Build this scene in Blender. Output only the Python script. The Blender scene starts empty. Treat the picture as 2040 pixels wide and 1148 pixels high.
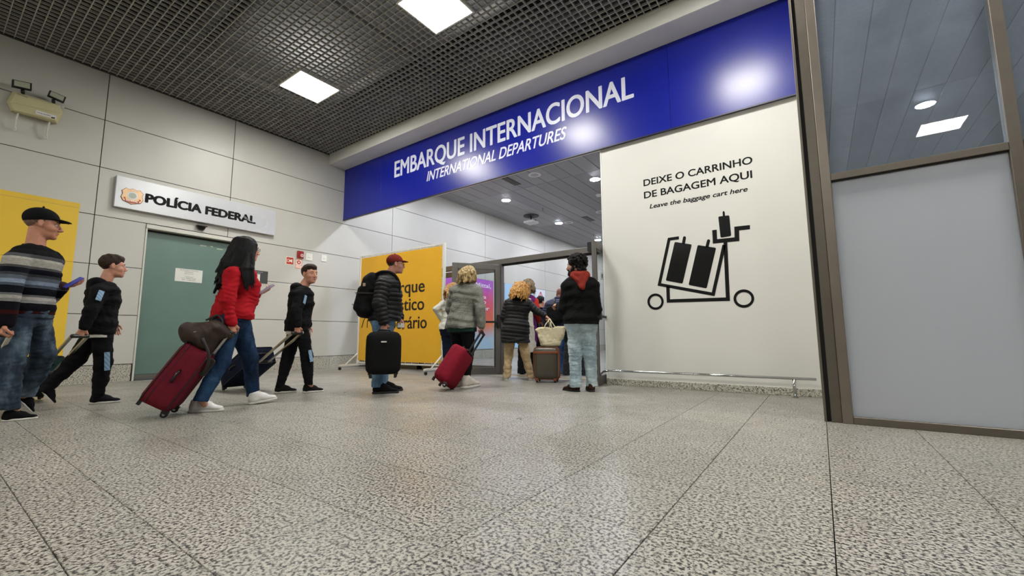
import bpy, bmesh, math, random
import numpy as np
from mathutils import Matrix, Vector
random.seed(7); rng = np.random.default_rng(11)
sc = bpy.context.scene
COL = sc.collection
PI = math.pi
# ------------------------------------------------------------------ camera
CR = np.array([0.81277, 0.58256, -0.00506]); CU = np.array([0.07136, -0.09093, 0.9933]); CF = np.array([-0.57819, 0.80769, 0.11548])
CP = np.array([9.0688, -5.75, 0.66]); FPX = 852.51
cam = bpy.data.cameras.new('camera'); cam.sensor_width = 36; cam.lens = FPX/2040*36; cam.clip_start = .05; cam.clip_end = 200
camo = bpy.data.objects.new('camera', cam); COL.objects.link(camo)
camo.matrix_world = Matrix(((CR[0], CU[0], -CF[0], CP[0]), (CR[1], CU[1], -CF[1], CP[1]), (CR[2], CU[2], -CF[2], CP[2]), (0, 0, 0, 1)))
sc.camera = camo
# ------------------------------------------------------------------ world, exposure, lamp strengths
w = bpy.data.worlds.new('world'); sc.world = w; w.use_nodes = True
w.node_tree.nodes['Background'].inputs[0].default_value = (.8, .85, 1, 1)
w.node_tree.nodes['Background'].inputs[1].default_value = .05
sc.view_settings.view_transform = 'Standard'; sc.view_settings.look = 'None'; sc.view_settings.gamma = 1
sc.view_settings.use_curve_mapping = False
sc.view_settings.exposure = 0.0
HALL_E, HALL_C = 84.0, (1.0, .98, .93)
CORR_E, CORR_C = 420.0, (.86, .885, 1.0)
cy = sc.cycles
cy.max_bounces = 8; cy.diffuse_bounces = 4; cy.glossy_bounces = 4; cy.transmission_bounces = 6; cy.transparent_max_bounces = 12
cy.sample_clamp_indirect = 6; cy.caustics_reflective = False; cy.caustics_refractive = False

# ------------------------------------------------------------------ pixel -> point helpers (the photo's own projection, used to read off positions)
def ray(px, py): return CF*FPX + CR*(px-1020) + CU*(574-py)
def at_z(px, py, z): d = ray(px, py); return CP + (z-CP[2])/d[2]*d
def at_x(px, py, x): d = ray(px, py); return CP + (x-CP[0])/d[0]*d
def at_y(px, py, y): d = ray(px, py); return CP + (y-CP[1])/d[1]*d

# ------------------------------------------------------------------ object helpers
MW = {}
def _mw(p): return MW.get(p.name, Matrix.Identity(4)) if p else Matrix.Identity(4)
def link(name, me, mat=None, parent=None, smooth=False):
    o = bpy.data.objects.new(name, me); COL.objects.link(o)
    if parent is not None:
        o.parent = parent; MW[o.name] = _mw(parent)
    if mat is not None and not me.materials: me.materials.append(mat)
    if smooth: me.polygons.foreach_set('use_smooth', [True]*len(me.polygons))
    return o
def mk(name, v, f, mat=None, parent=None, smooth=False, world=True):
    """world-coordinate vertices -> mesh object (local to its parent)"""
    me = bpy.data.meshes.new(name)
    if world and parent is not None:
        im = _mw(parent).inverted(); v = [im @ Vector(p) for p in v]
    me.from_pydata([tuple(p) for p in v], [], f); me.update()
    return link(name, me, mat, parent, smooth)
def thing(name, label, cat, loc=(0, 0, 0), rot=None, group=None, kind=None):
    o = bpy.data.objects.new(name, None); COL.objects.link(o); o.empty_display_size = .1
    m = Matrix.Translation(Vector(loc))
    if rot is not None: m = m @ (rot if isinstance(rot, Matrix) else Matrix.Rotation(rot, 4, 'Z'))
    o.matrix_world = m; MW[o.name] = m
    return tag(o, label, cat, group, kind)
def tag(o, label=None, cat=None, group=None, kind=None):
    if label: o['label'] = label
    if cat: o['category'] = cat
    if group: o['group'] = group
    if kind: o['kind'] = kind
    return o
def struct(o, label=None, cat=None): return tag(o, label, cat, kind='structure')
BF = [(0, 3, 2, 1), (4, 5, 6, 7), (0, 1, 5, 4), (1, 2, 6, 5), (2, 3, 7, 6), (3, 0, 4, 7)]
def bv(lo, hi):
    (a, b, c), (d, e, f) = lo, hi
    return [(a, b, c), (d, b, c), (d, e, c), (a, e, c), (a, b, f), (d, b, f), (d, e, f), (a, e, f)]
def box(name, lo, hi, mat, parent=None, bev=0, seg=1):
    o = mk(name, bv(lo, hi), BF, mat, parent)
    if bev: bevel(o.data, bev, seg)
    return o
def bevel(me, w, seg=1, ang=.5):
    bm = bmesh.new(); bm.from_mesh(me)
    es = [e for e in bm.edges if len(e.link_faces) == 2 and e.calc_face_angle(0) > ang]
    bmesh.ops.bevel(bm, geom=es, offset=w, segments=seg, profile=.5, affect='EDGES', clamp_overlap=True)
    bm.to_mesh(me); bm.free()
    if seg > 1: me.polygons.foreach_set('use_smooth', [True]*len(me.polygons))
class MB:
    """collects several shapes into ONE mesh"""
    def __init__(s): s.v = []; s.f = []
    def add(s, v, f):
        n = len(s.v); s.v += [tuple(p) for p in v]; s.f += [tuple(i+n for i in q) for q in f]; return s
    def box(s, lo, hi): return s.add(bv(lo, hi), BF)
    def tube(s, pts, r, n=10, cap=True):
        v, f = tubevf(pts, r, n, cap); return s.add(v, f)
    def build(s, name, mat, parent=None, smooth=False): return mk(name, s.v, s.f, mat, parent, smooth)
def tubevf(pts, r, n=10, cap=True):
    P = [Vector(p) for p in pts]; R = r if hasattr(r, '__len__') else [r]*len(P)
    v = []; f = []; t0 = (P[1]-P[0]).normalized()
    a = t0.cross(Vector((0, 0, 1)))
    if a.length < .1: a = t0.cross(Vector((1, 0, 0)))
    a.normalize()
    for i, p in enumerate(P):
        t = ((P[min(i+1, len(P)-1)]-P[max(i-1, 0)])).normalized()
        a = (a - t*a.dot(t)).normalized(); b = t.cross(a)
        for k in range(n):
            th = 2*PI*k/n; v.append(p + (a*math.cos(th)+b*math.sin(th))*R[i])
    for i in range(len(P)-1):
        for k in range(n): f.append((i*n+k, i*n+(k+1) % n, (i+1)*n+(k+1) % n, (i+1)*n+k))
    if cap:
        f.append(tuple(reversed(range(n)))); f.append(tuple((len(P)-1)*n+k for k in range(n)))
    return v, f
def sm(pts, n=5):
    """smooth curve through the points (Catmull-Rom)"""
    P = [np.array(p, float) for p in pts]; Q = [2*P[0]-P[1]]+P+[2*P[-1]-P[-2]]; out = []
    for i in range(1, len(Q)-2):
        for k in range(n):
            t = k/n; a, b, c, d = Q[i-1:i+3]; out.append(.5*((2*b)+(c-a)*t+(2*a-5*b+4*c-d)*t*t+(-a+3*b-3*c+d)*t**3))
    return out+[P[-1]]
def tube(name, pts, r, mat, parent=None, n=10, world=True):
    v, f = tubevf(pts, r, n); return mk(name, v, f, mat, parent, True, world)
def prism(name, pts, nrm, th, mat, parent=None, world=True):
    """flat polygon (3-D points) given thickness th along nrm"""
    n = len(pts); N = Vector(nrm)*th; P = [Vector(p) for p in pts]
    v = P + [p+N for p in P]
    f = [tuple(range(n)), tuple(range(2*n-1, n-1, -1))] + [(i, (i+1) % n, n+(i+1) % n, n+i) for i in range(n)]
    o = mk(name, v, f, mat, parent, False, world); fixn(o.data); return o
def fixn(me):
    bm = bmesh.new(); bm.from_mesh(me); bmesh.ops.recalc_face_normals(bm, faces=bm.faces); bm.to_mesh(me); bm.free()
_caps = {}
def text(name, s, o, xd, width, cap, mat, parent=None, bold=0.0, shear=0, th=.003, align='L', spacing=1.0, heavy=0.0):
    """lettering as thin mesh: baseline start o, direction xd, up z; width and cap height in metres"""
    def body(t):
        c = bpy.data.curves.new('lettering', 'FONT'); c.body = t; c.offset = bold; c.shear = shear; c.space_character = spacing; c.resolution_u = 5
        ob = bpy.data.objects.new('lettering', c); COL.objects.link(ob)
        dg = bpy.context.evaluated_depsgraph_get(); me = bpy.data.meshes.new_from_object(ob.evaluated_get(dg))
        v = np.array([q.co[:] for q in me.vertices]); f = [tuple(p.vertices) for p in me.polygons]
        bpy.data.objects.remove(ob); bpy.data.curves.remove(c); bpy.data.meshes.remove(me); return v, f
    key = (bold,)
    if key not in _caps: hv, _ = body('H'); _caps[key] = hv[:, 1].max()
    v, f = body(s)
    x0, x1 = v[:, 0].min(), v[:, 0].max()
    sy = cap/_caps[key]; sx = width/(x1-x0) if width else sy
    X = Vector(xd).normalized(); Z = Vector((0, 0, 1)); N = X.cross(Z)
    bm = bmesh.new()
    offs = [(0, 0, 0)] if not heavy else [(0, 0, 0)]+[(heavy*cap*math.cos(k*PI/4), heavy*cap*.7*math.sin(k*PI/4), 0) for k in range(8)]
    for io, (dx, dz, _) in enumerate(offs):
        vs = [bm.verts.new(Vector(o)-N*(io*2.5e-4)+X*((p[0]-x0)*sx+dx)+Z*(p[1]*sy+dz)) for p in v]
        for q in f:
            try: bm.faces.new([vs[i] for i in q])
            except ValueError: pass
    if not heavy: bmesh.ops.remove_doubles(bm, verts=bm.verts, dist=1e-5)
    r = bmesh.ops.extrude_face_region(bm, geom=bm.faces[:])
    bmesh.ops.translate(bm, verts=[g for g in r['geom'] if isinstance(g, bmesh.types.BMVert)], vec=N*th)
    bmesh.ops.recalc_face_normals(bm, faces=bm.faces)
    if parent is not None: bm.transform(_mw(parent).inverted())
    me = bpy.data.meshes.new(name); bm.to_mesh(me); bm.free()
    return link(name, me, mat, parent)

# ------------------------------------------------------------------ materials
def hexc(h):
    c = [int(h[i:i+2], 16)/255 for i in (0, 2, 4)]
    return tuple((x/12.92 if x <= .04045 else ((x+.055)/1.055)**2.4) for x in c) + (1,)
_m = {}
class NT:
    def __init__(s, name):
        s.m = bpy.data.materials.new(name); s.m.use_nodes = True; s.t = s.m.node_tree; s.b = s.t.nodes['Principled BSDF']; s.out = s.t.nodes['Material Output']
    def n(s, t, **k):
        q = s.t.nodes.new(t)
        for a, b in k.items():
            if a.startswith('i_'):
                q.inputs[a[2:].replace('_', ' ')].default_value = b
            else: setattr(q, a, b)
        return q
    def l(s, a, b): s.t.links.new(a, b)
    def ramp(s, fac, stops, interp='LINEAR'):
        r = s.n('ShaderNodeValToRGB'); r.color_ramp.interpolation = interp
        e = r.color_ramp.elements
        while len(e) < len(stops): e.new(.5)
        for i, (p, c) in enumerate(stops): e[i].position = p; e[i].color = c
        s.l(fac, r.inputs[0]); return r.outputs[0]
    def coord(s, which='Object'): return s.n('ShaderNodeTexCoord').outputs[which]
    def noise(s, vec, scale, detail=3, rough=.5):
        q = s.n('ShaderNodeTexNoise'); q.inputs['Scale'].default_value = scale; q.inputs['Detail'].default_value = detail; q.inputs['Roughness'].default_value = rough
        if vec is not None: s.l(vec, q.inputs['Vector'])
        return q.outputs['Fac']
    def mapping(s, vec, sc_=(1, 1, 1), rot=(0, 0, 0)):
        q = s.n('ShaderNodeMapping'); q.inputs['Scale'].default_value = sc_; q.inputs['Rotation'].default_value = rot; s.l(vec, q.inputs['Vector']); return q.outputs[0]
    def bump(s, h, strength=.3, dist=.01):
        q = s.n('ShaderNodeBump'); q.inputs['Strength'].default_value = strength; q.inputs['Distance'].default_value = dist; s.l(h, q.inputs['Height']); s.l(q.outputs[0], s.b.inputs['Normal'])
def mat(name, col, rough=.5, metal=0, var=.06, nscale=6, bump=0, bscale=80, spec=.5, sheen=0, coat=0):
    if name in _m: return _m[name]
    t = NT(name); c = hexc(col) if isinstance(col, str) else col
    v = t.coord(); nz = t.noise(v, nscale, 4)
    lo = tuple(x*(1-var) for x in c[:3])+(1,); hi = tuple(min(1, x*(1+var)) for x in c[:3])+(1,)
    t.l(t.ramp(nz, [(.3, lo), (.7, hi)]), t.b.inputs['Base Color'])
    t.b.inputs['Roughness'].default_value = rough; t.b.inputs['Metallic'].default_value = metal; t.b.inputs['Specular IOR Level'].default_value = spec
    if sheen: t.b.inputs['Sheen Weight'].default_value = sheen
    if coat: t.b.inputs['Coat Weight'].default_value = coat; t.b.inputs['Coat Roughness'].default_value = .1
    if bump: t.bump(t.noise(v, bscale, 3), bump, .004)
    _m[name] = t.m; return t.m
def cloth(name, col, var=.15, bscale=350, bump=.25, rough=.9, nscale=25): return mat(name, col, rough, 0, var, nscale, bump, bscale, .15, .0)
def emis(name, col, st):
    t = NT(name); e = t.n('ShaderNodeEmission'); e.inputs[0].default_value = tuple(col)+(1,); e.inputs[1].default_value = st
    t.l(e.outputs[0], t.out.inputs[0]); return t.m
def glass(name, tint=(.9, .95, .95), base=.04, scratch=0):
    """thin architectural pane: see-through with fresnel reflection and a trace of dust"""
    t = NT(name); tr = t.n('ShaderNodeBsdfTransparent'); tr.inputs[0].default_value = tint+(1,)
    g = t.n('ShaderNodeBsdfGlossy'); g.inputs['Roughness'].default_value = .02
    fr = t.n('ShaderNodeFresnel'); fr.inputs[0].default_value = 1.5
    bf = t.n('ShaderNodeNewGeometry').outputs['Backfacing']; fm = t.n('ShaderNodeMath', operation='MULTIPLY_ADD'); t.l(bf, fm.inputs[0]); fm.inputs[1].default_value = -1; fm.inputs[2].default_value = 1
    f2 = t.n('ShaderNodeMath', operation='MULTIPLY'); t.l(fr.outputs[0], f2.inputs[0]); t.l(fm.outputs[0], f2.inputs[1])
    m = t.n('ShaderNodeMixShader'); t.l(f2.outputs[0], m.inputs[0]); t.l(tr.outputs[0], m.inputs[1]); t.l(g.outputs[0], m.inputs[2])
    res = m.outputs[0]
    if scratch:
        g.inputs['Roughness'].default_value = .01
        g2 = t.n('ShaderNodeBsdfGlossy'); g2.inputs['Roughness'].default_value = .35
        d = t.n('ShaderNodeBsdfDiffuse'); d.inputs[0].default_value = (.35, .4, .47, 1)
        nz = t.noise(t.coord(), 3, 6, .65)
        mm = t.n('ShaderNodeMath', operation='MULTIPLY'); t.l(nz, mm.inputs[0]); mm.inputs[1].default_value = scratch
        m2 = t.n('ShaderNodeMixShader'); t.l(mm.outputs[0], m2.inputs[0]); t.l(res, m2.inputs[1]); t.l(d.outputs[0], m2.inputs[2]); res = m2.outputs[0]
    t.l(res, t.out.inputs[0]); return t.m
def granite(name, lo='514e48', mid='85817a', hi='aaa69b', dark='1a1816', jitter=.12, rough=.36, scale=1.0):
    t = NT(name); geo = t.n('ShaderNodeNewGeometry').outputs['Position']
    st = t.mapping(geo, (1.0*scale, 1.0*scale, 1*scale))
    n1 = t.noise(st, 78, 3, .6)
    base = t.ramp(n1, [(.37, hexc(dark)), (.43, hexc(lo)), (.48, hexc(mid)), (.55, hexc(hi))])
    n2 = t.noise(st, 30, 5, .7); bl = t.n('ShaderNodeMix', data_type='RGBA', blend_type='MULTIPLY'); bl.inputs[0].default_value = 1; t.l(base, bl.inputs[6]); t.l(t.ramp(n2, [(.34, (.42, .40, .38, 1)), (.44, (1, 1, 1, 1))]), bl.inputs[7]); base = bl.outputs[2]
    big = t.noise(geo, 1.3, 3)
    oi = t.n('ShaderNodeObjectInfo').outputs['Random']
    a = t.n('ShaderNodeMath', operation='MULTIPLY_ADD'); t.l(oi, a.inputs[0]); a.inputs[1].default_value = jitter; a.inputs[2].default_value = 1-jitter*.6
    b = t.n('ShaderNodeMath', operation='MULTIPLY_ADD'); t.l(big, b.inputs[0]); b.inputs[1].default_value = .12; t.l(a.outputs[0], b.inputs[2])
    mx = t.n('ShaderNodeVectorMath', operation='SCALE'); t.l(base, mx.inputs[0]); t.l(b.outputs[0], mx.inputs['Scale'])
    t.l(mx.outputs[0], t.b.inputs['Base Color'])
    rr = t.ramp(t.noise(geo, 2.2, 5, .7), [(.3, (rough*.7,)*3+(1,)), (.7, (rough*1.5,)*3+(1,))]); t.l(rr, t.b.inputs['Roughness'])
    t.bump(n1, .06, .002); return t.m
M_dark = mat('joint_dark', '2a2824', .9)
# ================================================================== STRUCTURE
M_panel = mat('wall_panel', 'bdbcb4', .42, 0, .02, 2, .03, 40)
M_white = mat('white_paint', 'd6d5cf', .5, 0, .015, 2, .03, 120)
M_beam = mat('beam_paint', 'dad9d2', .6, 0, .01, 2)
M_gran = granite('granite_floor')
M_base = granite('granite_skirting', '77756c', 'a3a094', 'bdb9ab', '4a4840', .06, .45)
M_bar = mat('grid_metal', 'a9a8a3', .5, .2, .05, 5)
M_plenum = mat('plenum_black', '141414', .95)
M_plank = mat('ceiling_plank', '8d8e92', .5, .3, .04, 3)
M_bronze = mat('bronze_frame', '6b645b', .42, .55, .06, 8)
M_grey = mat('grey_frame', '66635f', .45, .4, .05, 8)
M_black = mat('black_rubber', '0b0b0b', .6)
M_chrome = mat('chrome', 'b9bbbb', .12, 1, .02)
M_steel = mat('brushed_steel', '9a9b9a', .3, .9, .04)

# floor -------------------------------------------------------------
floor = struct(box('floor', (0, -14, -.2), (16, 20, -.012), M_dark))
xs = [8.551+.507*k for k in range(-17, 15)]
ys = [-8.6, -7.9, -7.3, -6.7, -6.1, -5.43, -5.19, -4.71, -4.22, -3.66, -3.22, -2.71, -2.1, -1.5, -.95, -.4, .15, .6, 1.2, 1.8]
rects = []
for j in range(len(ys)-1):
    i = 0
    while i < len(xs)-1:
        merge = (j*7+i*3) % 5 < 2 and not (xs[i] > 8.0)
        k = 2 if merge and i+2 < len(xs) and xs[i+2] < 8.2 else 1
        rects.append((max(0, xs[i]), ys[j], xs[i+k], ys[j+1])); i += k
def dcam(r): return math.hypot((r[0]+r[2])/2-CP[0], (r[1]+r[3])/2-CP[1]-1)
rects.sort(key=dcam)
cache = {}; far = MB(); G = .0018
for n_, (a, b, c, d) in enumerate(rects):
    if n_ < 290:
        key = (round(c-a, 4), round(d-b, 4))
        if key not in cache:
            o = box('floor_tile', (-(c-a)/2+G, -(d-b)/2+G, -.012), ((c-a)/2-G, (d-b)/2-G, 0), M_gran); bevel(o.data, .0012); cache[key] = o.data
        else: o = bpy.data.objects.new('floor_tile', cache[key]); COL.objects.link(o)
        o.location = ((a+c)/2, (b+d)/2, 0); o.parent = floor
    else: far.box((a+G, b+G, -.012), (c-G, d-G, 0))
for a, b, c, d in [(0, -14, 16, -8.6), (0, 1.8, 16, 20)]:
    x = a
    while x < c:
        y = b
        while y < d:
            far.box((x+G, y+G, -.012), (min(c, x+1.014)-G, min(d, y+.6)-G, 0)); y += .6
        x += 1.014
tag(far.build('floor_tile_field', M_gran, floor), kind='stuff')
tag(box('threshold_strip', (4.3, .50, 0), (6.4, .56, .004), mat('brass', 'b59a55', .4, .7), floor), 'worn brass threshold strip')

# left wall ---------------------------------------------------------
DY0, DY1, DZ = -3.62, -2.23, 2.52
wl = MB()
for lo, hi in [((-.25, -14, 0), (-.02, DY0, 5.6)), ((-.25, DY1, 0), (-.02, 20, 5.6)), ((-.25, DY0, DZ), (-.02, DY1, 5.6)), ((-.4, DY0-.1, 0), (-.25, DY1+.1, 2.7))]: wl.box(lo, hi)
wall_left = struct(wl.build('wall_left', M_dark))
zs = [.272, 1.051, 1.829, 2.601, 3.379, 4.157, 4.945]
jy = [-14, -11.9, -8.1, -4.256, -2.404, 1.459, 5.365, 9.27, 13.2, 17, 20]
g = .005
for i in range(len(jy)-1):
    for k in range(6):
        y0, y1, z0, z1 = jy[i], jy[i+1], zs[k], zs[k+1]
        segs = [(y0, y1)]
        if k < 3:
            segs = []
            if y0 < DY0 < y1: segs.append((y0, DY0))
            elif y0 < DY1 < y1: segs.append((DY1, y1))
            elif DY0 <= y0 and y1 <= DY1: pass
            else: segs.append((y0, y1))
            if y0 < DY0 and y1 > DY1: segs = [(y0, DY0), (DY1, y1)]
        for a, b in segs:
            box('wall_panel', (-.02, a+g, z0+g), (0, b-g, z1-g), M_panel, wall_left, .002)
for k in range(2):  # skirting either side of the service door
    segs = [(-14, -10), (-10, -6.9), (-6.9, DY0-.02)] if k == 0 else [(DY1+.04, -.2), (-.2, 2.4), (2.4, 5.2), (5.2, 8), (8, 12), (12, 16), (16, 20)]
    for a, b in segs: box('skirting_slab', (-.02, a+.002, 0), (.012, b-.002, .266), M_base, wall_left, .003)
# the far corner joint trims by the door
box('skirting_slab', (-.02, DY1+.005, 0), (.006, DY1+.035, .262), M_base, wall_left, .002)

# service door ------------------------------------------------------
M_teal = mat('teal_door', '627c74', .38, 0, .05, 3, .02, 60)
door1 = thing('door_1', None, None, (-.02, (DY0+DY1)/2, 0)); struct(door1)
box('leaf', (-.14, DY0+.01, .09), (-.1, DY1-.01, DZ-.03), M_teal, door1, .003)
tag(box('kick_plate', (-.14, DY0+.01, .008), (-.095, DY1-.01, .088), mat('kick_grey', '6f6f68', .4, .5), door1), 'dull grey kick strip')
fr = mat('door_trim', 'c9c8bf', .5)
box('jamb', (-.25, DY0-.002, 0), (.012, DY0+.022, DZ), fr, door1, .003)
box('jamb', (-.25, DY1-.022, 0), (.012, DY1+.002, DZ), fr, door1, .003)
box('head_rail', (-.25, DY0, DZ-.002), (.025, DY1, DZ+.068), fr, door1, .004)
box('closer_recess', (-.2, DY0+.022, DZ-.035), (-.09, DY1-.022, DZ-.002), M_dark, door1)
for (px, py, ln) in [(405, 490, .05), (422, 492, .02), (438, 497, .05)]:
    p = at_x(px, py, -.1); box('scratch', (-.1, p[1]-ln, p[2]-.008), (-.0985, p[1]+ln, p[2]+.012), mat('worn_paint', 'a9b09a', .7), door1)

# back wall: lintel with the big sign, white wall, far corridor --------
wb = MB()
wb.box((0, .03, 3.47), (9.07, .09, 5.6)).box((6.565, .054, 0), (9.07, .6, 3.47)).box((9.088, -1.5, 0), (9.2, .6, 5.6)).box((9.07, .03, 0), (9.09, .6, 5.6))
wall_back = struct(wb.build('wall_back', M_white))
box('skirting_slab', (6.57, .03, 0), (7.55, .056, .085), M_base, wall_back, .003)
box('skirting_slab', (7.553, .03, 0), (9.05, .056, .085), M_base, wall_back, .003)
box('corner_bead', (6.56, .048, 0), (6.575, .07, 3.45), mat('pvc_white', 'e6e6e2', .4), wall_back)
struct(box('trim_1', (0, -.412, 4.71), (9.06, .03, 4.97), M_beam, None, .004))
struct(box('trim_2', (0, -.43, 4.945), (9.06, -.412, 4.96), M_bar))
struct(box('wall_far', (0, 19.9, 0), (16, 20, 5.6), M_panel)); struct(box('wall_right', (16, -14, 0), (16.2, 20, 5.6), M_panel)); struct(box('wall_rear', (0, -14.2, 0), (16, -14, 5.6), M_panel))

# open grid ceiling of the hall ---------------------------------------
ceil = struct(box('ceiling', (-.1, -14, 5.55), (16, -.4, 5.6), M_plenum))
pl = MB(); pl.box((-.02, -14, 4.96), (0.0, -.4, 5.55)).box((0, -.405, 4.97), (16, -.395, 5.55))
pl.build('plenum_side', M_plenum, ceil)
LX = [2.24, 5.29, 8.34, 11.39]; LY = [-2.15, -9.3]
def lampcut(lo, hi, fixed, axis):
    """grid bars stop at the lamps: returns the free segments of a bar"""
    cuts = []
    for lx in LX:
        for ly in LY:
            c, o_ = (lx, ly) if axis == 'y' else (ly, lx)
            if abs(fixed-c) < .35: cuts.append((o_-.36, o_+.36))
    cuts.sort(); segs = []; s = lo
    for a, b in cuts:
        if a > hi or b < lo: continue
        segs.append((s, a)); s = b
    segs.append((s, hi)); return segs
nb = 0
for k in range(0, 130):
    x = .06+.1*k
    if x > 9.05 and x > 12.5: break
    m = MB(); ytop = -.43 if x < 9.07 else -1.55
    for a, b in lampcut(-9.9, ytop, x, 'y'): m.box((x-.005, a, 4.952), (x+.005, b, 4.984))
    m.build('grid_bar', M_bar, ceil); nb += 1
for k in range(0, 95):
    y = -.48-.1*k; m = MB()
    for a, b in lampcut(0, 12.5, y, 'x'): m.box((a, y-.005, 4.9525), (b, y+.005, 4.9845))
    m.build('grid_bar', M_bar, ceil); nb += 1
cg = mat('edge_angle', '4a4946', .6, .3)
box('edge_angle', (0, -9.9, 4.946), (.03, -.43, 4.951), cg, ceil)
dm = mat('duct', '2c2b2a', .8)
for y, r in [(-1.3, .07), (-3.4, .12), (-4.8, .05)]:
    tube('conduit', [(0, y, 5.35), (16, y, 5.35)], r, dm, ceil, 8)
for x, r in [(1.2, .05), (4.1, .1), (6.9, .05)]:
    tube('conduit', [(x, -14, 5.22), (x, -.42, 5.22)], r, dm, ceil, 8)
rg = random.Random(5)
box('ceiling_slab', (12.5, -14, 4.95), (16, -.4, 5.0), M_plank, ceil); box('ceiling_slab', (0, -14, 4.95), (12.5, -9.95, 5.0), M_plank, ceil)

# lamps of the hall
E_hall = emis('lamp_diffuser', HALL_C, HALL_E)
M_lampf = mat('lamp_frame', 'dedcd4', .5)
lab = {(0, 0): 'square white ceiling panel lamp over the federal police sign side, farther from camera', (1, 0): 'square white ceiling panel lamp cut by the top edge of the photo',
       (2, 0): 'square ceiling panel lamp mirrored beside the right end of the blue sign'}
for i, lx in enumerate(LX):
    for j, ly in enumerate(LY):
        t = thing('panel_lamp', lab.get((i, j), 'ceiling panel lamp outside the photo, %s row, %s from the left wall' % (['front', 'rear'][j], ['first', 'second', 'third', 'fourth'][i])), 'ceiling lamp', (lx, ly, 4.952), None, 'square panel lamps in the grid ceiling')
        m = MB()
        for a, b, c, d in [(-.36, -.36, .36, -.335), (-.36, .335, .36, .36), (-.36, -.335, -.335, .335), (.335, -.335, .36, .335)]: m.box((lx+a, ly+b, 4.94), (lx+c, ly+d, 4.99))
        m.build('frame', M_lampf, t)
        box('diffuser', (lx-.335, ly-.335, 4.944), (lx+.335, ly+.335, 4.96), E_hall, t)

# plank ceiling behind ------------------------------------------------
c2 = struct(box('ceiling', (0, .09, 4.93), (16, 20, 5.0), M_dark)); c3 = struct(box('ceiling', (9.2, -1.54, 4.93), (16, .09, 5.0), M_dark))
t = NT('plank_metal'); geo = t.coord(); oi = t.n('ShaderNodeObjectInfo').outputs['Random']
t.l(t.ramp(oi, [(0, hexc('8a8b90')), (1, hexc('a2a3a8'))]), t.b.inputs['Base Color']); t.b.inputs['Roughness'].default_value = .45; t.b.inputs['Metallic'].default_value = .2
t.bump(t.noise(t.mapping(geo, (1, .15, 1)), 12, 3), .08, .01); M_pl2 = t.m
pc = {}
yj = [-1.5, .1, 4.05, 8.02, 12, 16, 19.9]
for i in range(41):
    x0 = .12+.392*i-.392; x1 = x0+.392
    for k in range(6):
        if k == 0 and x0 < 9.15: continue
        a, b = yj[k], yj[k+1]; xa = max(.0, x0)
        if xa >= x1 or x1 > 16.1: continue
        key = (round(x1-xa, 3), k)
        if key not in pc:
            o = box('ceiling_plank', (-(x1-xa)/2+.004, -(b-a)/2+.004, 0), ((x1-xa)/2-.004, (b-a)/2-.004, .03), M_pl2); bevel(o.data, .006); pc[key] = o.data
        else: o = bpy.data.objects.new('ceiling_plank', pc[key]); COL.objects.link(o)
        o.location = ((xa+x1)/2, (a+b)/2, 4.897); o.parent = c2 if k else c3; o.rotation_euler = (0, rg.uniform(-.012, .012), 0)
E_corr = emis('downlight_lens', CORR_C, CORR_E)
M_ring = mat('ring_white', 'c8c8cc', .4)
def disc(cx_, cy_, z, r, h, n=24):
    v = [(cx_+r*math.cos(2*PI*k/n), cy_+r*math.sin(2*PI*k/n), z) for k in range(n)]; v += [(a, b, z+h) for a, b, c in v]
    return v, [tuple(reversed(range(n))), tuple(range(n, 2*n))]+[(k, (k+1) % n, n+(k+1) % n, n+k) for k in range(n)]
nm = {(1.45, 4.6): 'round downlight left of centre of the doorway ceiling, nearest the blue sign', (4.43, 4.6): 'round downlight nearest the white wall edge, high in the opening',
      (1.45, 7.92): 'round downlight beside a white ceiling speaker, middle of the opening', (1.45, 11.36): 'round downlight lowest in the opening, just above the open right door leaf',
      (10.94, 4.75): 'round downlight seen through the upper glass pane on the right'}
for lx in (1.45, 4.43, 7.45, 10.94, 13.9):  # rightmost column is added, unseen, to brighten the space behind the right glass
    for ly in (1.35, 4.6, 7.92, 11.36, 15):
        ly2 = 4.75 if (lx, ly) == (10.94, 4.6) else ly
        if lx > 9 and lx < 12 and ly > 5: continue
        t = thing('downlight', nm.get((lx, ly2), 'unseen round downlight, %s row beyond the blue sign, %s column from left wall' % (['first', 'second', 'third', 'fourth', 'fifth'][(1.35, 4.6, 7.92, 11.36, 15).index(ly)], ['first', 'second', 'third', 'fourth', 'fifth'][(1.45, 4.43, 7.45, 10.94, 13.9).index(lx)])), 'ceiling lamp', (lx, ly2, 4.89), None, 'round downlights of the corridor ceiling')
        v, f = disc(lx, ly2, 4.884, .15, .015); mk('ring', v, f, M_ring, t)
        v, f = disc(lx, ly2, 4.879, .125, .008); mk('lens', v, f, E_corr, t)
M_plastic = mat('plastic_white', 'd3d3d6', .4)
for (px, py, r, l) in [(1065, 348, .17, 'flat round white ceiling speaker near the blue sign edge'), (1133, 443, .17, 'flat round white ceiling speaker beside the second downlight'), (1196, 422, .16, 'flat round ceiling speaker at the white wall edge')]:
    p = at_z(px, py, 4.897); t = thing('ceiling_speaker', l, 'speaker', p, None, 'round ceiling speakers')
    v, f = disc(p[0], p[1], 4.885, r, .012); mk('rim', v, f, M_plastic, t); v, f = disc(p[0], p[1], 4.882, r*.6, .012); mk('grille', v, f, mat('grille_grey', 'a6a6a9', .6), t)
p = at_z(1193, 388, 4.897); t = thing('smoke_detector', 'small domed white smoke detector high at the white wall edge', 'detector', p)
v, f = disc(p[0], p[1], 4.87, .09, .027); mk('base', v, f, M_plastic, t); v, f = disc(p[0], p[1], 4.84, .055, .03); mk('sensor', v, f, M_plastic, t)
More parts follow.
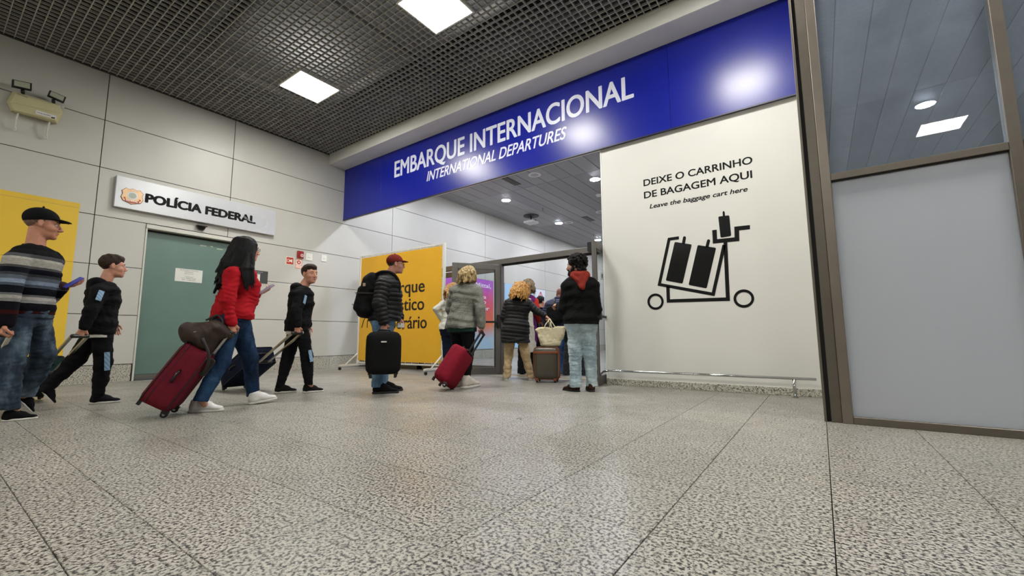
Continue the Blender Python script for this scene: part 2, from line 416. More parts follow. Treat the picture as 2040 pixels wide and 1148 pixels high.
for n_, (px, py, l) in enumerate([(1018, 361, 'dark slotted air vent in plank ceiling nearest the blue sign'), (1172, 436, 'dark slotted air vent in plank ceiling near the white wall')]):
    p = at_z(px, py, 4.897); t = thing('air_vent', l, 'vent', (p[0], p[1], 4.89), None, 'slotted ceiling vents')
    box('backing', (p[0]-.1, p[1]-.35, 4.888), (p[0]+.1, p[1]+.35, 4.896), M_plenum, t)
    for k in range(9): box('slat', (p[0]-.1, p[1]-.33+k*.08, 4.882), (p[0]+.1, p[1]-.315+k*.08, 4.889), M_bar, t)
p = at_z(1058, 430, 4.897); t = thing('access_point', 'white square network box hanging under a black round ceiling plate', 'network box', (p[0], p[1], 4.89))
v, f = disc(p[0], p[1], 4.875, .27, .02); mk('ceiling_plate', v, f, mat('plate_dark', '3a393c', .6), t)
tube('stem', [(p[0], p[1], 4.88), (p[0], p[1], 4.72)], .025, M_black, t); box('bracket', (p[0]-.2, p[1]-.03, 4.70), (p[0]+.2, p[1]+.03, 4.72), M_black, t)
box('housing', (p[0]-.2, p[1]-.2, 4.62), (p[0]+.2, p[1]+.2, 4.70), M_plastic, t, .02)
for k, (px, py) in enumerate([(1081, 415), (1182, 467)]):
    p = at_z(px, py, 4.897); t = thing('sprinkler', ['tiny hanging sprinkler head left of the white wall', 'tiny hanging sprinkler head deep in corridor ceiling'][k], 'sprinkler', (p[0], p[1], 4.89))
    tube('stem', [(p[0], p[1], 4.9), (p[0], p[1], 4.8)], .012, M_steel, t); v, f = disc(p[0], p[1], 4.79, .03, .008); mk('deflector', v, f, M_steel, t)

# glazed partition on the right -----------------------------------------
YG = -1.537
wd = thing('window_1', None, None, (9.1, YG, 0)); struct(wd)
def fbox(n, lo, hi, m=M_bronze, b=.003): return box(n, lo, hi, m, wd, b)
fbox('jamb_strip', (9.046, YG-.02, 0), (9.064, YG+.06, 4.95)); fbox('shadow_gap', (9.064, YG+.02, 0), (9.09, YG+.06, 4.95), M_black, 0)
fbox('wide_post', (9.09, YG-.005, 0), (9.16, YG+.07, 4.95)); fbox('post', (9.16, YG-.03, 0), (9.225, YG+.07, 4.95), mat('bronze_light', '7d746a', .38, .55, .05, 8))
MX = [10.19, 11.2, 12.25, 13.3, 14.35]
for x in MX: fbox('mullion', (x, YG-.03, 0), (x+.065, YG+.05, 4.95))
edges = [9.225]+sum([[x, x+.065] for x in MX], [])+[15.4]
M_glassU = glass('clear_dusty_glass', (.86, .92, .96), scratch=.3)
t = NT('frosted_film'); tl = t.n('ShaderNodeBsdfTranslucent'); tl.inputs[0].default_value = (.9, .93, .98, 1)
df = t.n('ShaderNodeBsdfDiffuse'); df.inputs[0].default_value = (.9, .93, .98, 1); gl = t.n('ShaderNodeBsdfGlossy'); gl.inputs[0].default_value = (.9, .9, .9, 1); gl.inputs['Roughness'].default_value = .22
m1 = t.n('ShaderNodeMixShader'); m1.inputs[0].default_value = .58; t.l(df.outputs[0], m1.inputs[1]); t.l(tl.outputs[0], m1.inputs[2])
frn = t.n('ShaderNodeFresnel'); frn.inputs[0].default_value = 1.45; m2 = t.n('ShaderNodeMixShader'); t.l(frn.outputs[0], m2.inputs[0]); t.l(m1.outputs[0], m2.inputs[1]); t.l(gl.outputs[0], m2.inputs[2])
t.l(m2.outputs[0], t.out.inputs[0]); M_frost = t.m
for i in range(0, len(edges), 2):
    a, b = edges[i], edges[i+1]
    fbox('sill_rail', (a, YG-.03, 0), (b, YG+.05, .055)); fbox('transom', (a, YG-.03, 1.90), (b, YG+.05, 1.955))
    fbox('gasket', (a, YG-.012, 1.89), (b, YG+.02, 1.90), M_black, 0)
    tag(box('frosted_pane', (a, YG+.004, .05), (b, YG+.012, 1.893), M_frost, wd), 'frosted grey film on the lower pane')
    tag(box('clear_pane', (a, YG+.005, 1.955), (b, YG+.011, 4.95), M_glassU, wd), 'clear upper pane with smears')

# door portal --------------------------------------------------------
YD = .6
d2 = thing('door_2', None, None, (5.3, YD, 0)); struct(d2)
def gb(n, lo, hi, p=d2, m=M_grey, b=.004): return box(n, lo, hi, m, p, b)
gb('head_rail', (0, YD-.03, 2.03), (6.565, YD+.06, 2.13)); gb('stop', (4.3, YD+.0, 2.0), (6.37, YD+.05, 2.03), m=M_black)
gb('post', (4.21, YD-.03, 0), (4.30, YD+.06, 2.03)); gb('post', (6.37, YD-.03, 0), (6.46, YD+.06, 2.03)); gb('post', (6.47, YD-.03, 0), (6.563, YD+.06, 2.03))
M_pane = glass('door_glass', (.93, .95, .95))
for a, b in [(0.02, 2.08), (2.13, 4.21)]:
    gb('mullion', (a, YD-.02, 0), (a+.06, YD+.04, 2.03)); gb('mullion', (b-.05, YD-.02, 0), (b, YD+.04, 2.03))
    gb('rail', (a, YD-.02, 1.9), (b, YD+.04, 2.0)); gb('rail', (a, YD-.02, 0), (b, YD+.04, .14))
    box('pane', (a+.05, YD, .1), (b-.05, YD+.008, 1.95), M_pane, d2)
def leaf(name, hx, hy, ex, ey, flip):
    L = math.hypot(ex-hx, ey-hy); m = Matrix.Rotation(math.atan2(ey-hy, ex-hx), 4, 'Z')
    e = thing(name, None, None, (hx, hy, 0), m); struct(e)
    def lb(n, lo, hi, mt=M_grey, b=.003):
        o = mk(n, bv(lo, hi), BF, mt, e, world=False)
        if b: bevel(o.data, b)
        return o
    lb('stile', (0, -.022, .01), (.1, .022, 2.02)); lb('stile', (L-.1, -.022, .01), (L, .022, 2.02)); lb('rail', (.1, -.022, 1.92), (L-.1, .022, 2.02)); lb('rail', (.1, -.022, .01), (L-.1, .022, .13))
    tag(lb('pane', (.09, -.004, .12), (L-.09, .004, 1.93), M_pane, 0), 'clear glass pane')
    for s in (1, -1): lb('glazing_bead', (.1, s*.022-.004, .13), (.106, s*.022+.004, 1.92), M_black, 0); lb('glazing_bead', (L-.106, s*.022-.004, .13), (L-.1, s*.022+.004, 1.92), M_black, 0)
    lb('push_bar', (.04, flip*.06-.012, .93), (L-.08, flip*.06+.012, .965), M_black, .004); lb('latch_box', (.02, flip*.02-.02, .84), (.07, flip*.075+.01, 1.08), M_black, .005)
    lb('latch_box', (L-.09, flip*.02-.015, .90), (L-.03, flip*.07+.01, 1.0), M_black, .005)
    return e
leaf('door_3', 4.27, .57, 3.74, -.16, 1)
e4 = leaf('door_4', 6.44, .56, at_y(1184, 600, -.3)[0], -.3, 1)
tag(mk('door_closer', bv((.74, -.09, 1.87), (.84, -.022, 2.0)), BF, M_black, e4, world=False), 'black closer block')
for (px, py, y) in [(1189, 550, .0), (1200, 550, .05)]:
    p = at_y(px, py, y if px < 1195 else .54)
    t = thing('access_reader', 'small white reader plate on the %s' % ('open right door leaf glass' if px < 1195 else 'right door post beside the white wall'), 'switch', p)
    if px < 1195: pass
    box('plate', (p[0]-.03, p[1]-.008, p[2]-.06), (p[0]+.03, p[1], p[2]+.06), M_plastic, t, .004); box('window', (p[0]-.012, p[1]-.011, p[2]-.03), (p[0]+.012, p[1]-.007, p[2]+.03), mat('reader_grey', '77787a', .4), t)

# bumper rail in front of the white wall
t = thing('bumper_rail', 'low chromed bumper rail along the foot of the white wall', 'rail', (7.8, -.12, 0))
rp = [(6.52, -.1, .0), (6.525, -.105, .09), (6.545, -.11, .15), (6.59, -.12, .19), (6.68, -.12, .205)]
tube('rail', rp+[(7.8, -.12, .205), (9.0, -.12, .205)], .0145, M_chrome, t, 12)
tube('post', [(8.8, -.12, .2), (8.8, -.12, .0)], .016, M_chrome, t, 12); v, f = disc(8.8, -.12, 0, .035, .006); mk('flange', v, f, M_chrome, t); v, f = disc(6.52, -.1, 0, .03, .006); mk('flange', v, f, M_chrome, t)
# ================================================================== SIGNS AND WALL FITTINGS
M_txt = mat('print_black', '070708', .6, 0, .05, 6, 0, 80, .2)
M_txtw = mat('print_white', 'd9dcea', .35)
YA = (0, 1, 0); XA = (1, 0, 0)
# blue banner over the opening
M_blue = mat('blue_vinyl', '0f1c8c', .27, 0, .03, 2, .015, 9, .42)
s = thing('overhead_sign', 'long glossy blue sign with white lettering over the doorway', 'sign', (4.5, 0, 3.47))
for a, b in [(0.002, 1.4), (1.4, 7.62), (7.62, 9.055)]: box('sign_panel', (a+.0015, 0, 3.47), (b-.0015, .03, 4.71), M_blue, s, .002)
box('bottom_edge', (0.002, -.006, 3.455), (9.055, .03, 3.47), mat('edge_navy', '0a0d33', .4), s)
text('lettering', 'EMBARQUE INTERNACIONAL', (1.86, -.0005, 4.10), XA, 5.26, .345, M_txtw, s, heavy=.028)
text('lettering', 'INTERNATIONAL DEPARTURES', (2.86, -.0005, 3.79), XA, 3.17, .195, M_txtw, s, heavy=.02, shear=.28)

# baggage cart notice on the white wall (flat vinyl)
s = thing('cart_notice', 'black vinyl notice and trolley pictogram on the white wall', 'sign', (7.8, .05, 1.1)); W = .0525
def wp(u, v):  # position on the white wall read from the enlarged photo crop
    q = at_y(1260+u/3.588, 310+v/3.588, W); return (q[0], W, q[2])
def line3(x0, y0, x1, y1, cap_px, st, **k):
    a = at_y(x0, y0, W); b = at_y(x1, y1, W); c = at_y(x0, y0-cap_px, W)
    z = (a[2]+b[2])/2
    text('lettering', st, (a[0], W, z), XA, b[0]-a[0], c[2]-a[2], M_txt, s, th=.0015, **k)
line3(1282.5, 369.5, 1499, 327.5, 12.6, 'DEIXE O CARRINHO', heavy=.035)
line3(1283.5, 394, 1498.5, 356, 12.8, 'DE BAGAGEM AQUI', heavy=.035)
line3(1294.5, 414.6, 1489.5, 382, 8.2, 'Leave the baggage cart here', heavy=.04, shear=.22)
def stroke(name, pts, wpx):
    P = [wp(*p) for p in pts]; P = [Vector(p) for p in P]; h = wpx/3.588*.0072/2
    L = []; R = []
    for i, p in enumerate(P):
        d0 = (P[i]-P[i-1]).normalized() if i else (P[1]-P[0]).normalized(); d1 = (P[i+1]-P[i]).normalized() if i < len(P)-1 else d0
        n0 = Vector((-d0.z, 0, d0.x)); n1 = Vector((-d1.z, 0, d1.x)); n = (n0+n1).normalized(); k = h/max(.35, n.dot(n0))
        L.append(p+n*k); R.append(p-n*k)
    n_ = len(P); v = L+R; v += [q+Vector((0, -.0015, 0)) for q in v]; f = []
    for i in range(n_-1):
        for o_ in (0, 2*n_): f.append((o_+i, o_+i+1, o_+n_+i+1, o_+n_+i))
        f.append((i, i+1, 2*n_+i+1, 2*n_+i)); f.append((n_+i, n_+i+1, 3*n_+i+1, 3*n_+i))
    f += [(0, n_, 3*n_, 2*n_), (n_-1, 2*n_-1, 4*n_-1, 3*n_-1)]
    o = mk(name, v, f, M_txt, s); fixn(o.data)
stroke('cart_stroke', [(332, 588), (262, 598), (192, 922), (577, 992), (655, 640)], 20)
stroke('cart_stroke', [(253, 935), (257, 1040), (682, 1027), (664, 620)], 22)
stroke('cart_stroke', [(586, 532), (590, 614), (747, 598), (745, 522), (840, 512)], 26)
def rrect(pts, r=10):
    """rounded quad in crop pixels"""
    out = []
    for i, p in enumerate(pts):
        p = np.array(p, float); a = np.array(pts[i-1], float)-p; b = np.array(pts[(i+1) % 4], float)-p; a /= np.linalg.norm(a); b /= np.linalg.norm(b)
        for k in range(5):
            q = k/4; out.append(tuple((1-q)**2*(p+a*r)+2*q*(1-q)*p+q*q*(p+b*r)))
    return out
for q, hnd in [([(302, 618), (424, 636), (358, 916), (238, 894)], ((364, 632), (372, 588))), ([(466, 640), (598, 660), (530, 950), (401, 925)], ((532, 655), (544, 610))), ([(613, 437), (692, 427), (706, 575), (630, 588)], ((654, 434), (652, 408)))]:
    prism('luggage_pictogram', [wp(*p) for p in rrect(q)], (0, -1, 0), .0015, mat('vinyl_gloss', '080809', .2, 0, .05, 6, .1, 30, .35), s)
    (u0, v0), (u1, v1) = hnd; d = Vector((u1-u0, v1-v0)).normalized(); n = Vector((-d.y, d.x))*(11 if u0 < 600 else 8)
    pts = [(u0+n.x, v0+n.y)]+[(u1+n.x*math.cos(k*PI/6)+d.x*11*math.sin(k*PI/6), v1+n.y*math.cos(k*PI/6)+d.y*11*math.sin(k*PI/6)) for k in range(7)]+[(u0-n.x, v0-n.y)]
    prism('luggage_pictogram_handle', [wp(*p) for p in pts], (0, -1, 0), .0015, M_txt, s)
for (u, v, ru, rv, th) in [(165, 1045, 50, 50, 17), (796, 1023, 64, 56, 20)]:
    vv = []; N = 32
    for sgn in (1, -1):
        for k in range(N):
            a = 2*PI*k/N; q = wp(u+(ru+sgn*th/2)*math.cos(a), v+(rv+sgn*th/2)*math.sin(a)); vv.append(q)
    vv += [(a, b-.0015, c) for a, b, c in vv]; ff = []
    for k in range(N):
        j = (k+1) % N
        ff += [(k, j, N+j, N+k), (2*N+k, 3*N+k, 3*N+j, 2*N+j), (k, 2*N+k, 2*N+j, j), (N+k, N+j, 3*N+j, 3*N+k)]
    o = mk('wheel_pictogram', vv, ff, M_txt, s); fixn(o.data)

# federal police sign box
s = thing('police_sign', 'long light grey sign box with black lettering above the teal door', 'sign', (.03, -2.8, 2.77))
box('sign_box', (0.0, -4.06, 2.775), (.075, -1.58, 3.29), mat('sign_silver', 'c3c5c8', .3, .15, .02, 2, .01, 20), s, .004)
FX = .0755
a = at_x(290, 403.5, FX); b = at_x(508, 445, FX); c = at_x(508, 432.5, FX)
text('lettering', 'POLÍCIA FEDERAL', (FX, a[1], (a[2]+b[2])/2), YA, b[1]-a[1], .14, M_txt, s, heavy=.09)
wm = mat('watermark', 'e0e2e4', .3)
for (cy_, cz_, r, a0, a1) in [(-1.98, 2.98, .32, .9, 2.6), (-2.12, 3.0, .38, -1.1, .35), (-1.75, 3.2, .5, 3.1, 4.2), (-1.79, 3.2, .5, 3.1, 4.2)]:
    P = [(FX, cy_+r*math.cos(a0+(a1-a0)*k/20), cz_+r*.55*math.sin(a0+(a1-a0)*k/20)) for k in range(21)]
    P = [p for p in P if 2.79 < p[2] < 3.27 and p[1] < -1.6]
    if len(P) > 2: tube('swirl_line', P, .004, wm, s, 5)
# shield badge
def badge(name, pts, mt, x0, th):
    return prism(name, [(x0, -3.85+u*.145, 2.985+v*.135) for u, v in pts], (1, 0, 0), th, mt, s)
sh = [(-.95, .55), (-.75, .78), (-.62, .95), (-.3, .84), (0, 1.0), (.3, .84), (.62, .95), (.75, .78), (.95, .55), (.86, .2), (.98, -.25), (.78, -.68), (.3, -.85), (0, -1.0), (-.3, -.85), (-.78, -.68), (-.98, -.25), (-.86, .2)]
badge('shield_rim', sh, mat('badge_brown', '7a4a2c', .4), FX, .010); badge('shield', [(u*.95, v*.95) for u, v in sh], mat('badge_gold', 'd9b48a', .35, .2), FX+.008, .006)
badge('shield_disc', [(.46*math.cos(k*PI/10), .1+.5*math.sin(k*PI/10)) for k in range(20)], mat('badge_white', 'dcdcd8', .35), FX+.0135, .003)
badge('shield_disc_ring', [(.34*math.cos(k*PI/10), .1+.36*math.sin(k*PI/10)) for k in range(20)], mat('badge_sage', 'a9b3a6', .4), FX+.0162, .002)
red = mat('badge_red', 'a8472f', .4)
badge('shield_ribbon', [(-.62, -.32)]+[(-.62+.124*k, -.42-.13*math.sin(k*PI/10)) for k in range(11)]+[(.62, -.32)]+[(.62-.124*k, -.70-.13*math.sin(k*PI/10)) for k in range(11)], red, FX+.0135, .003)
for sg in (-1, 1): badge('shield_star', [(sg*.66+.13*(1 if k % 2 == 0 else .5)*math.cos(k*PI/5), -.33+.16*(1 if k % 2 == 0 else .5)*math.sin(k*PI/5)) for k in range(10)], red, FX+.0137, .003)
text('badge_lettering', 'FEDERAL', (FX+.0165, -3.925, 2.896), YA, .15, .026, mat('badge_cream', 'efe3d0', .4), s, bold=.02, th=.001)
text('badge_lettering', 'POLÍCIA', (FX+.0145, -3.915, 3.066), YA, .13, .022, mat('badge_pale', 'c99a80', .4), s, bold=.01, th=.001)

# yellow vinyl on the left wall
M_yel = mat('yellow_vinyl', 'dfb92f', .5, 0, .03, 2, .03, 20)
s = thing('wall_poster', 'large plain yellow vinyl on the left wall behind the capped man', 'poster', (0, -6, .27))
for z0, z1 in [(.272, 1.825), (1.829, 2.66), (2.664, 2.735)]: box('vinyl_sheet', (0, -7.6, z0), (.003, -4.425 if z0 > 2 else -4.43, z1), M_yel, s)
# yellow banner on wheeled stand
Y0, Y1 = np.array([.76, .0]), np.array([3.27, .12])
ux = (Y1-Y0)/np.linalg.norm(Y1-Y0); L = float(np.linalg.norm(Y1-Y0))
s = thing('banner_stand', 'yellow banner with black lettering laced in a white wheeled frame', 'banner', (Y0[0], Y0[1], 0), math.atan2(ux[1], ux[0]))
M_fr = mat('frame_white', 'd8d6cd', .4, .1, .03, 6); M_cast = mat('caster_black', '151515', .5)
def sb(n, lo, hi, m=M_fr, b=.002):
    o = mk(n, bv(lo, hi), BF, m, s, world=False)
    if b: bevel(o.data, b)
    return o
sb('upright', (-.0, -.02, .10), (.035, .02, 2.5)); sb('upright', (L-.035, -.02, .10), (L+.01, .03, 2.5)); sb('cross_bar', (0, -.015, 2.465), (L, .015, 2.5)); sb('cross_bar', (0, -.015, .13), (L, .015, .16))
o = sb('banner', (.05, -.014, .185), (L-.055, -.008, 2.445), mat('banner_yellow', 'd9a521', .45, 0, .03, 2, .05, 8), 0)
for k in range(14):
    x = .1+(L-.2)*k/13
    for z in (2.455, .17): tag(mk('tie', tubevf([(x, -.02, z-.02), (x+.004, -.022, z), (x, -.02, z+.03)], .004, 5)[0], tubevf([(x, -.02, z-.02), (x+.004, -.022, z), (x, -.02, z+.03)], .004, 5)[1], M_fr, s, world=False))
for k in range(12):
    z = .25+2.15*k/11
    for x in (.045, L-.045): mk('tie', bv((x-.025, -.024, z-.004), (x+.02, -.012, z+.004)), BF, M_fr, s, world=False)
for x in (.02, L-.02):
    sb('foot_bar', (x-.025, -.48, .075), (x+.025, .42, .115))
    for sg in (-1, 1): mk('brace', *tubevf([(x, sg*.3, .11), (x, sg*.02, .33)], .016, 6), M_fr, s, True, False)
    for yy in (-.44, .38):
        mk('caster_fork', bv((x-.014, yy-.012, .05), (x+.014, yy+.012, .078)), BF, M_steel, s, world=False)
        mk('caster', *tubevf([(x-.011, yy, .032), (x+.011, yy, .032)], .032, 12), M_cast, s, False, False)
M_s = _mw(s)
def bt(st, pxl, pxr, py, cap, **k):
    # lettering on the banner plane (local y=-.014)
    n = np.array([-ux[1], ux[0]]); o0 = Y0-n*.0145
    def hit(px, py_):
        d = ray(px, py_); tt = ((o0-CP[:2])@n)/(d[:2]@n); return CP+tt*d
    A, B = hit(pxl, py), hit(pxr, py); C = hit(pxr, py-cap)
    text('lettering', st, (A[0], A[1], B[2]), (ux[0], ux[1], 0), float(np.linalg.norm(B[:2]-A[:2])), C[2]-B[2], mat('print_brown', '1d0f0c', .4), s, th=.001, heavy=.032, **k)
bt('Embarque', 741, 845.5, 581, 25); bt('Doméstico', 736, 844.5, 617, 25); bt('Temporário', 738, 849.5, 654, 25)

# posters on the corridor wall
def poster(name, lab_, y0, y1, z0, z1, mt):
    t = thing(name, lab_, 'poster', (.014, y0, z0)); box('sheet', (.014, y0, z0), (.02, y1, z1), mt, t); return t
t = NT('poster_gradient'); gx = t.n('ShaderNodeSeparateXYZ'); t.l(t.n('ShaderNodeNewGeometry').outputs['Position'], gx.inputs[0])
mr = t.n('ShaderNodeMapRange'); mr.inputs[1].default_value = .3; mr.inputs[2].default_value = 2.6
wv = t.noise(t.n('ShaderNodeNewGeometry').outputs['Position'], 1.2, 1); ad = t.n('ShaderNodeMath', operation='MULTIPLY_ADD'); t.l(wv, ad.inputs[0]); ad.inputs[1].default_value = .3; t.l(gx.outputs[2], ad.inputs[2]); t.l(ad.outputs[0], mr.inputs[0])
t.l(t.ramp(mr.outputs[0], [(.22, hexc('a9c3d8')), (.42, hexc('e0784a')), (.64, hexc('d84c5c')), (.86, hexc('cc4a92')), (1, hexc('a850c0'))]), t.b.inputs['Base Color']); M_grad = t.m
s = poster('corridor_poster', 'tall pink and orange poster with white text seen through the open glass door', 3.4, 5.79, .3, 2.6, M_grad)
def ct(st, yr, px, py, cap, w_, **k):
    B = at_x(px, py, .0065); C = at_x(px, py-cap, .0065)
    text('lettering', st, (.0205, B[1]-w_, B[2]), YA, w_, C[2]-B[2], mat('print_pale', 'f0e6ee', .4), s, th=.001, bold=.012, **k)
ct('ArcelorMittal,', 0, 977.5, 575, 8, 1.85); ct('uma lider', 0, 959.5, 583, 6, 1.0); ct('na nova', 0, 968, 595.5, 7, .95); ct('visão do', 0, 967.5, 605.5, 7, 1.0); ct('aço líder', 0, 974, 619, 8, 1.15)
s = poster('corridor_poster', 'plain light blue poster on corridor wall, right of the pink one', 6.45, 8.3, .3, 2.6, mat('poster_blue', '9ec3e0', .5, 0, .05, 1))
s = poster('corridor_poster', 'white poster with a small red emblem beside the bald man', 8.45, 9.22, 1.2, 2.58, mat('poster_white', 'd4dde6', .5, 0, .04, 2))
rd = mat('emblem_red', 'c2413c', .5)
for P in [[(8.62, 2.0), (8.76, 2.22), (8.86, 2.34), (8.96, 2.22), (9.1, 2.0)], [(8.7, 2.1), (8.86, 2.2), (9.02, 2.1)], [(8.86, 2.34), (8.86, 2.02)], [(8.86, 2.14), (8.78, 1.96)], [(8.86, 2.14), (8.95, 1.96)]]:
    tube('emblem_stroke', [(.022, y, z+.16) for y, z in P], .016, rd, s, 5)

# paper on the door
s = thing('door_notice', 'white paper notice taped to the teal door', 'notice', (-.1, -2.92, 1.7))
box('paper', (-.1, -3.14, 1.685), (-.098, -2.73, 1.915), mat('paper', 'd9dad2', .7), s)
for i, (st, w_) in enumerate([('PLANTÃO POLÍCIA', .27), ('FEDERAL', .13), ('(24 horas)', .13), ('', 0), ('Telefone:', .13), ('(47) 98406-7345', .22), ('3001 3298-2505', .2)]):
    if st: text('lettering', st, (-.0979, -2.935-w_/2, 1.885-i*.029), YA, w_, .014, mat('print_grey', '3a3a3e', .6), s, th=.0005)
# dark notice right of the woman in red
s = thing('wall_notice', 'dark grey wall notice with a white card behind the phone of the woman in red', 'notice', (0, -1.8, 1.8))
box('plate', (0, -2.0, 1.775), (.008, -1.63, 2.025), mat('notice_dark', '3c423f', .5), s, .002); box('card', (.008, -1.92, 1.80), (.0095, -1.78, 1.95), mat('card_white', 'dcdcd4', .6), s)
for k, w_ in enumerate((.2, .16)): text('lettering', ['Interfone', 'Plantão'][k], (.0085, -1.93, 1.99-k*.026), YA, w_, .013, M_txtw, s, th=.0005)
# fire alarm group
s = thing('fire_alarm', 'red square fire alarm sounder on the wall', 'alarm', (0, -.99, 2.47))
box('housing', (0, -1.065, 2.395), (.035, -.915, 2.555), mat('alarm_red', '8c1416', .3, 0, .03, 3, 0, 80, .5, 0, .3), s, .018, 3); v, f = disc(0, 0, 0, .036, .012); mk('flash_lens', [(.035+c, -.965+a, 2.455+b) for a, b, c in v], f, mat('lens_pink', 'd9b0b0', .2), s); box('mark', (.0475, -.985, 2.45), (.049, -.945, 2.462), red, s)
sr = mat('sign_red', 'b3301f', .5); sw = mat('sign_cream', 'e6d6c4', .5)
s = thing('fire_sign', 'square red fire sign with white horn symbol', 'sign', (0, -1.2, 2.3))
box('plate', (0, -1.285, 2.225), (.004, -1.115, 2.395), sw, s); box('field', (.004, -1.272, 2.238), (.005, -1.128, 2.382), sr, s)
prism('horn_symbol', [(.005, -1.26, 2.345), (.005, -1.21, 2.345), (.005, -1.21, 2.325), (.005, -1.15, 2.35), (.005, -1.15, 2.275), (.005, -1.21, 2.30), (.005, -1.21, 2.28), (.005, -1.26, 2.28)], (1, 0, 0), .001, sw, s)
box('horn_symbol', (.006, -1.25, 2.29), (.0065, -1.222, 2.335), sr, s)
s = thing('fire_sign', 'narrow cream sign with a red ring under the fire alarm', 'sign', (0, -1.0, 2.25))
box('plate', (0, -1.085, 2.165), (.004, -.93, 2.385), sw, s); 
for lo, hi in [((-1.078, 2.365), (-.937, 2.378)), ((-1.078, 2.172), (-.937, 2.182)), ((-1.078, 2.182), (-1.07, 2.365)), ((-.945, 2.182), (-.937, 2.365)), ((-1.07, 2.24), (-.945, 2.247))]: box('border', (.004, lo[0], lo[1]), (.005, hi[0], hi[1]), sr, s)
v, f = disc(0, 0, 0, .042, .0012); mk('ring_symbol', [(.004+c, -1.007+a, 2.305+b) for a, b, c in v], f, sr, s); v, f = disc(0, 0, 0, .019, .0012); mk('ring_symbol_centre', [(.0052+c, -1.007+a, 2.305+b) for a, b, c in v], f, sw, s)
text('lettering', 'ALARME', (.0045, -1.06, 2.2), YA, .1, .02, sr, s, th=.0005)
mp = mat('plate_cream', 'dbdbd0', .45)
for (y0, y1, z0, z1, l) in [(-.865, -.715, 2.375, 2.535, 'blank white wall plate right beside the red alarm'), (-.505, -.375, 2.40, 2.55, 'blank white wall plate farther right of the alarm'), (-3.98, -3.885, 1.30, 1.43, 'small white switch plate behind the boy nearest the capped man')]:
    s = thing('wall_plate', l, 'switch plate', (0, y0, z0), None, 'white wall plates'); box('plate', (0, y0, z0), (.014, y1, z1), mp, s, .004); box('rocker', (.014, y0+.035, z0+.06), (.017, y1-.035, z0+.072), mat('plate_grey', 'b9b9b0', .5), s)
# dome camera over the door
p = at_x(400, 452, 0); s = thing('dome_camera', 'small black half dome camera above the teal door', 'camera', (0, p[1], p[2]))
v = []; f = []; N = 16
for i in range(7):
    th = PI/2*i/6
    for k in range(N):
        a = 2*PI*k/N; v.append((.03+.05*math.cos(a)*math.cos(th), p[1]+.07*math.sin(a)*math.cos(th), p[2]-.07*math.sin(th)))
for i in range(6):
    for k in range(N): f.append((i*N+k, i*N+(k+1) % N, (i+1)*N+(k+1) % N, (i+1)*N+k))
f.append(tuple(range(N))); mk('dome', v, f, mat('dome_black', '0a0a0c', .08), s, True); box('mount', (0, p[1]-.08, p[2]-.002), (.09, p[1]+.08, p[2]+.014), mat('mount_black', '141416', .4), s, .004)

# emergency light unit
s = thing('emergency_light', 'cream emergency light box with two tilted lamp heads, high on left wall', 'emergency light', (0, -5, 4))
def ep(u, v, x): q = at_x(u/8.2, 150+v/8.2, x); return (q[0], q[1], q[2])
outer = [(215, 250), (985, 480), (1045, 640), (935, 790), (185, 580), (118, 420)]
back = [ep(u-12, v+10, .0) for u, v in outer]; mid = [ep(u-5, v+2, .10) for u, v in outer]; top = [ep(600+(u-600)*.9, 520+(v-520)*.80, .15) for u, v in outer]
v = back+mid+top; n = 6; f = [tuple(range(12, 18)), (5, 4, 3, 2, 1, 0)]
for a in (0, 6):
    for k in range(n): f.append((a+k, a+(k+1) % n, a+6+(k+1) % n, a+6+k))
M_cream = mat('cream_plastic', 'bdb78e', .45, 0, .05, 10)
o = mk('housing', v, f, M_cream, s); fixn(o.data); bevel(o.data, .006, 2, .3)
prism('rib', [ep(*q, .151) for q in [(150, 418), (1010, 622), (1010, 632), (150, 432)]], (1, 0, 0), .004, M_cream, s)
def chip(nm_, c4, mt, x=.152): return prism(nm_, [ep(*q, x) for q in c4], (1, 0, 0), .0015, mt, s)
chip('name_plate', [(285, 293), (455, 358), (450, 372), (280, 308)], mat('plate_dim', '8d8a72', .5))
chip('data_label', [(590, 568), (932, 664), (915, 722), (580, 628)], mat('label_white', 'd6d6d2', .5)); chip('barcode_patch', [(838, 680), (900, 692), (895, 712), (835, 700)], M_black, .1536)
q0 = ep(600, 612, .1537); q1 = ep(820, 668, .1537)
text('lettering', 'UNILAMPS', (q0[0], q0[1], q0[2]-.0), YA, q1[1]-q0[1], .018, M_txt, s, th=.0005)
for c4, st in [([(190, 88), (512, 155), (508, 265), (185, 195)], (370, 245, 375, 290)), ([(800, 265), (1070, 380), (1035, 465), (765, 345)], (870, 405, 875, 450))]:
    x = .13; P = [Vector(ep(*q, x)) for q in c4]; C = sum(P, Vector())/4
    prism('lamp_head', P, (1, 0, 0), .06, M_black, s)
    prism('lamp_lens', [C+(q-C)*.80+Vector((.0605, 0, 0)) for q in P], (1, 0, 0), .004, mat('lens_grey', 'a8ab98', .15), s)
    a = Vector(ep(st[0], st[1], x+.02)); b = Vector(ep(st[2], st[3]+10, x-.03)); tube('swivel', [a, b], .02, M_black, s, 8)
M_clip = mat('clip_pale', 'c6c6ba', .4)
for P in [[(295, 620), (262, 720), (240, 850), (236, 895)], [(812, 765), (780, 850), (760, 950), (750, 1025)]]:
    v = [Vector(ep(*q, .11-.02*i)) for i, q in enumerate(P)]; tube('strap', v, .012, M_clip, s, 6); q = v[-1]; box('strap_end', (q.x-.01, q.y-.016, q.z-.01), (q.x+.012, q.y+.016, q.z+.045), M_plastic, s, .003)
tube('cable_gland', [ep(985, 510, .08), ep(1048, 525, .08)], .012, M_plastic, s, 8)
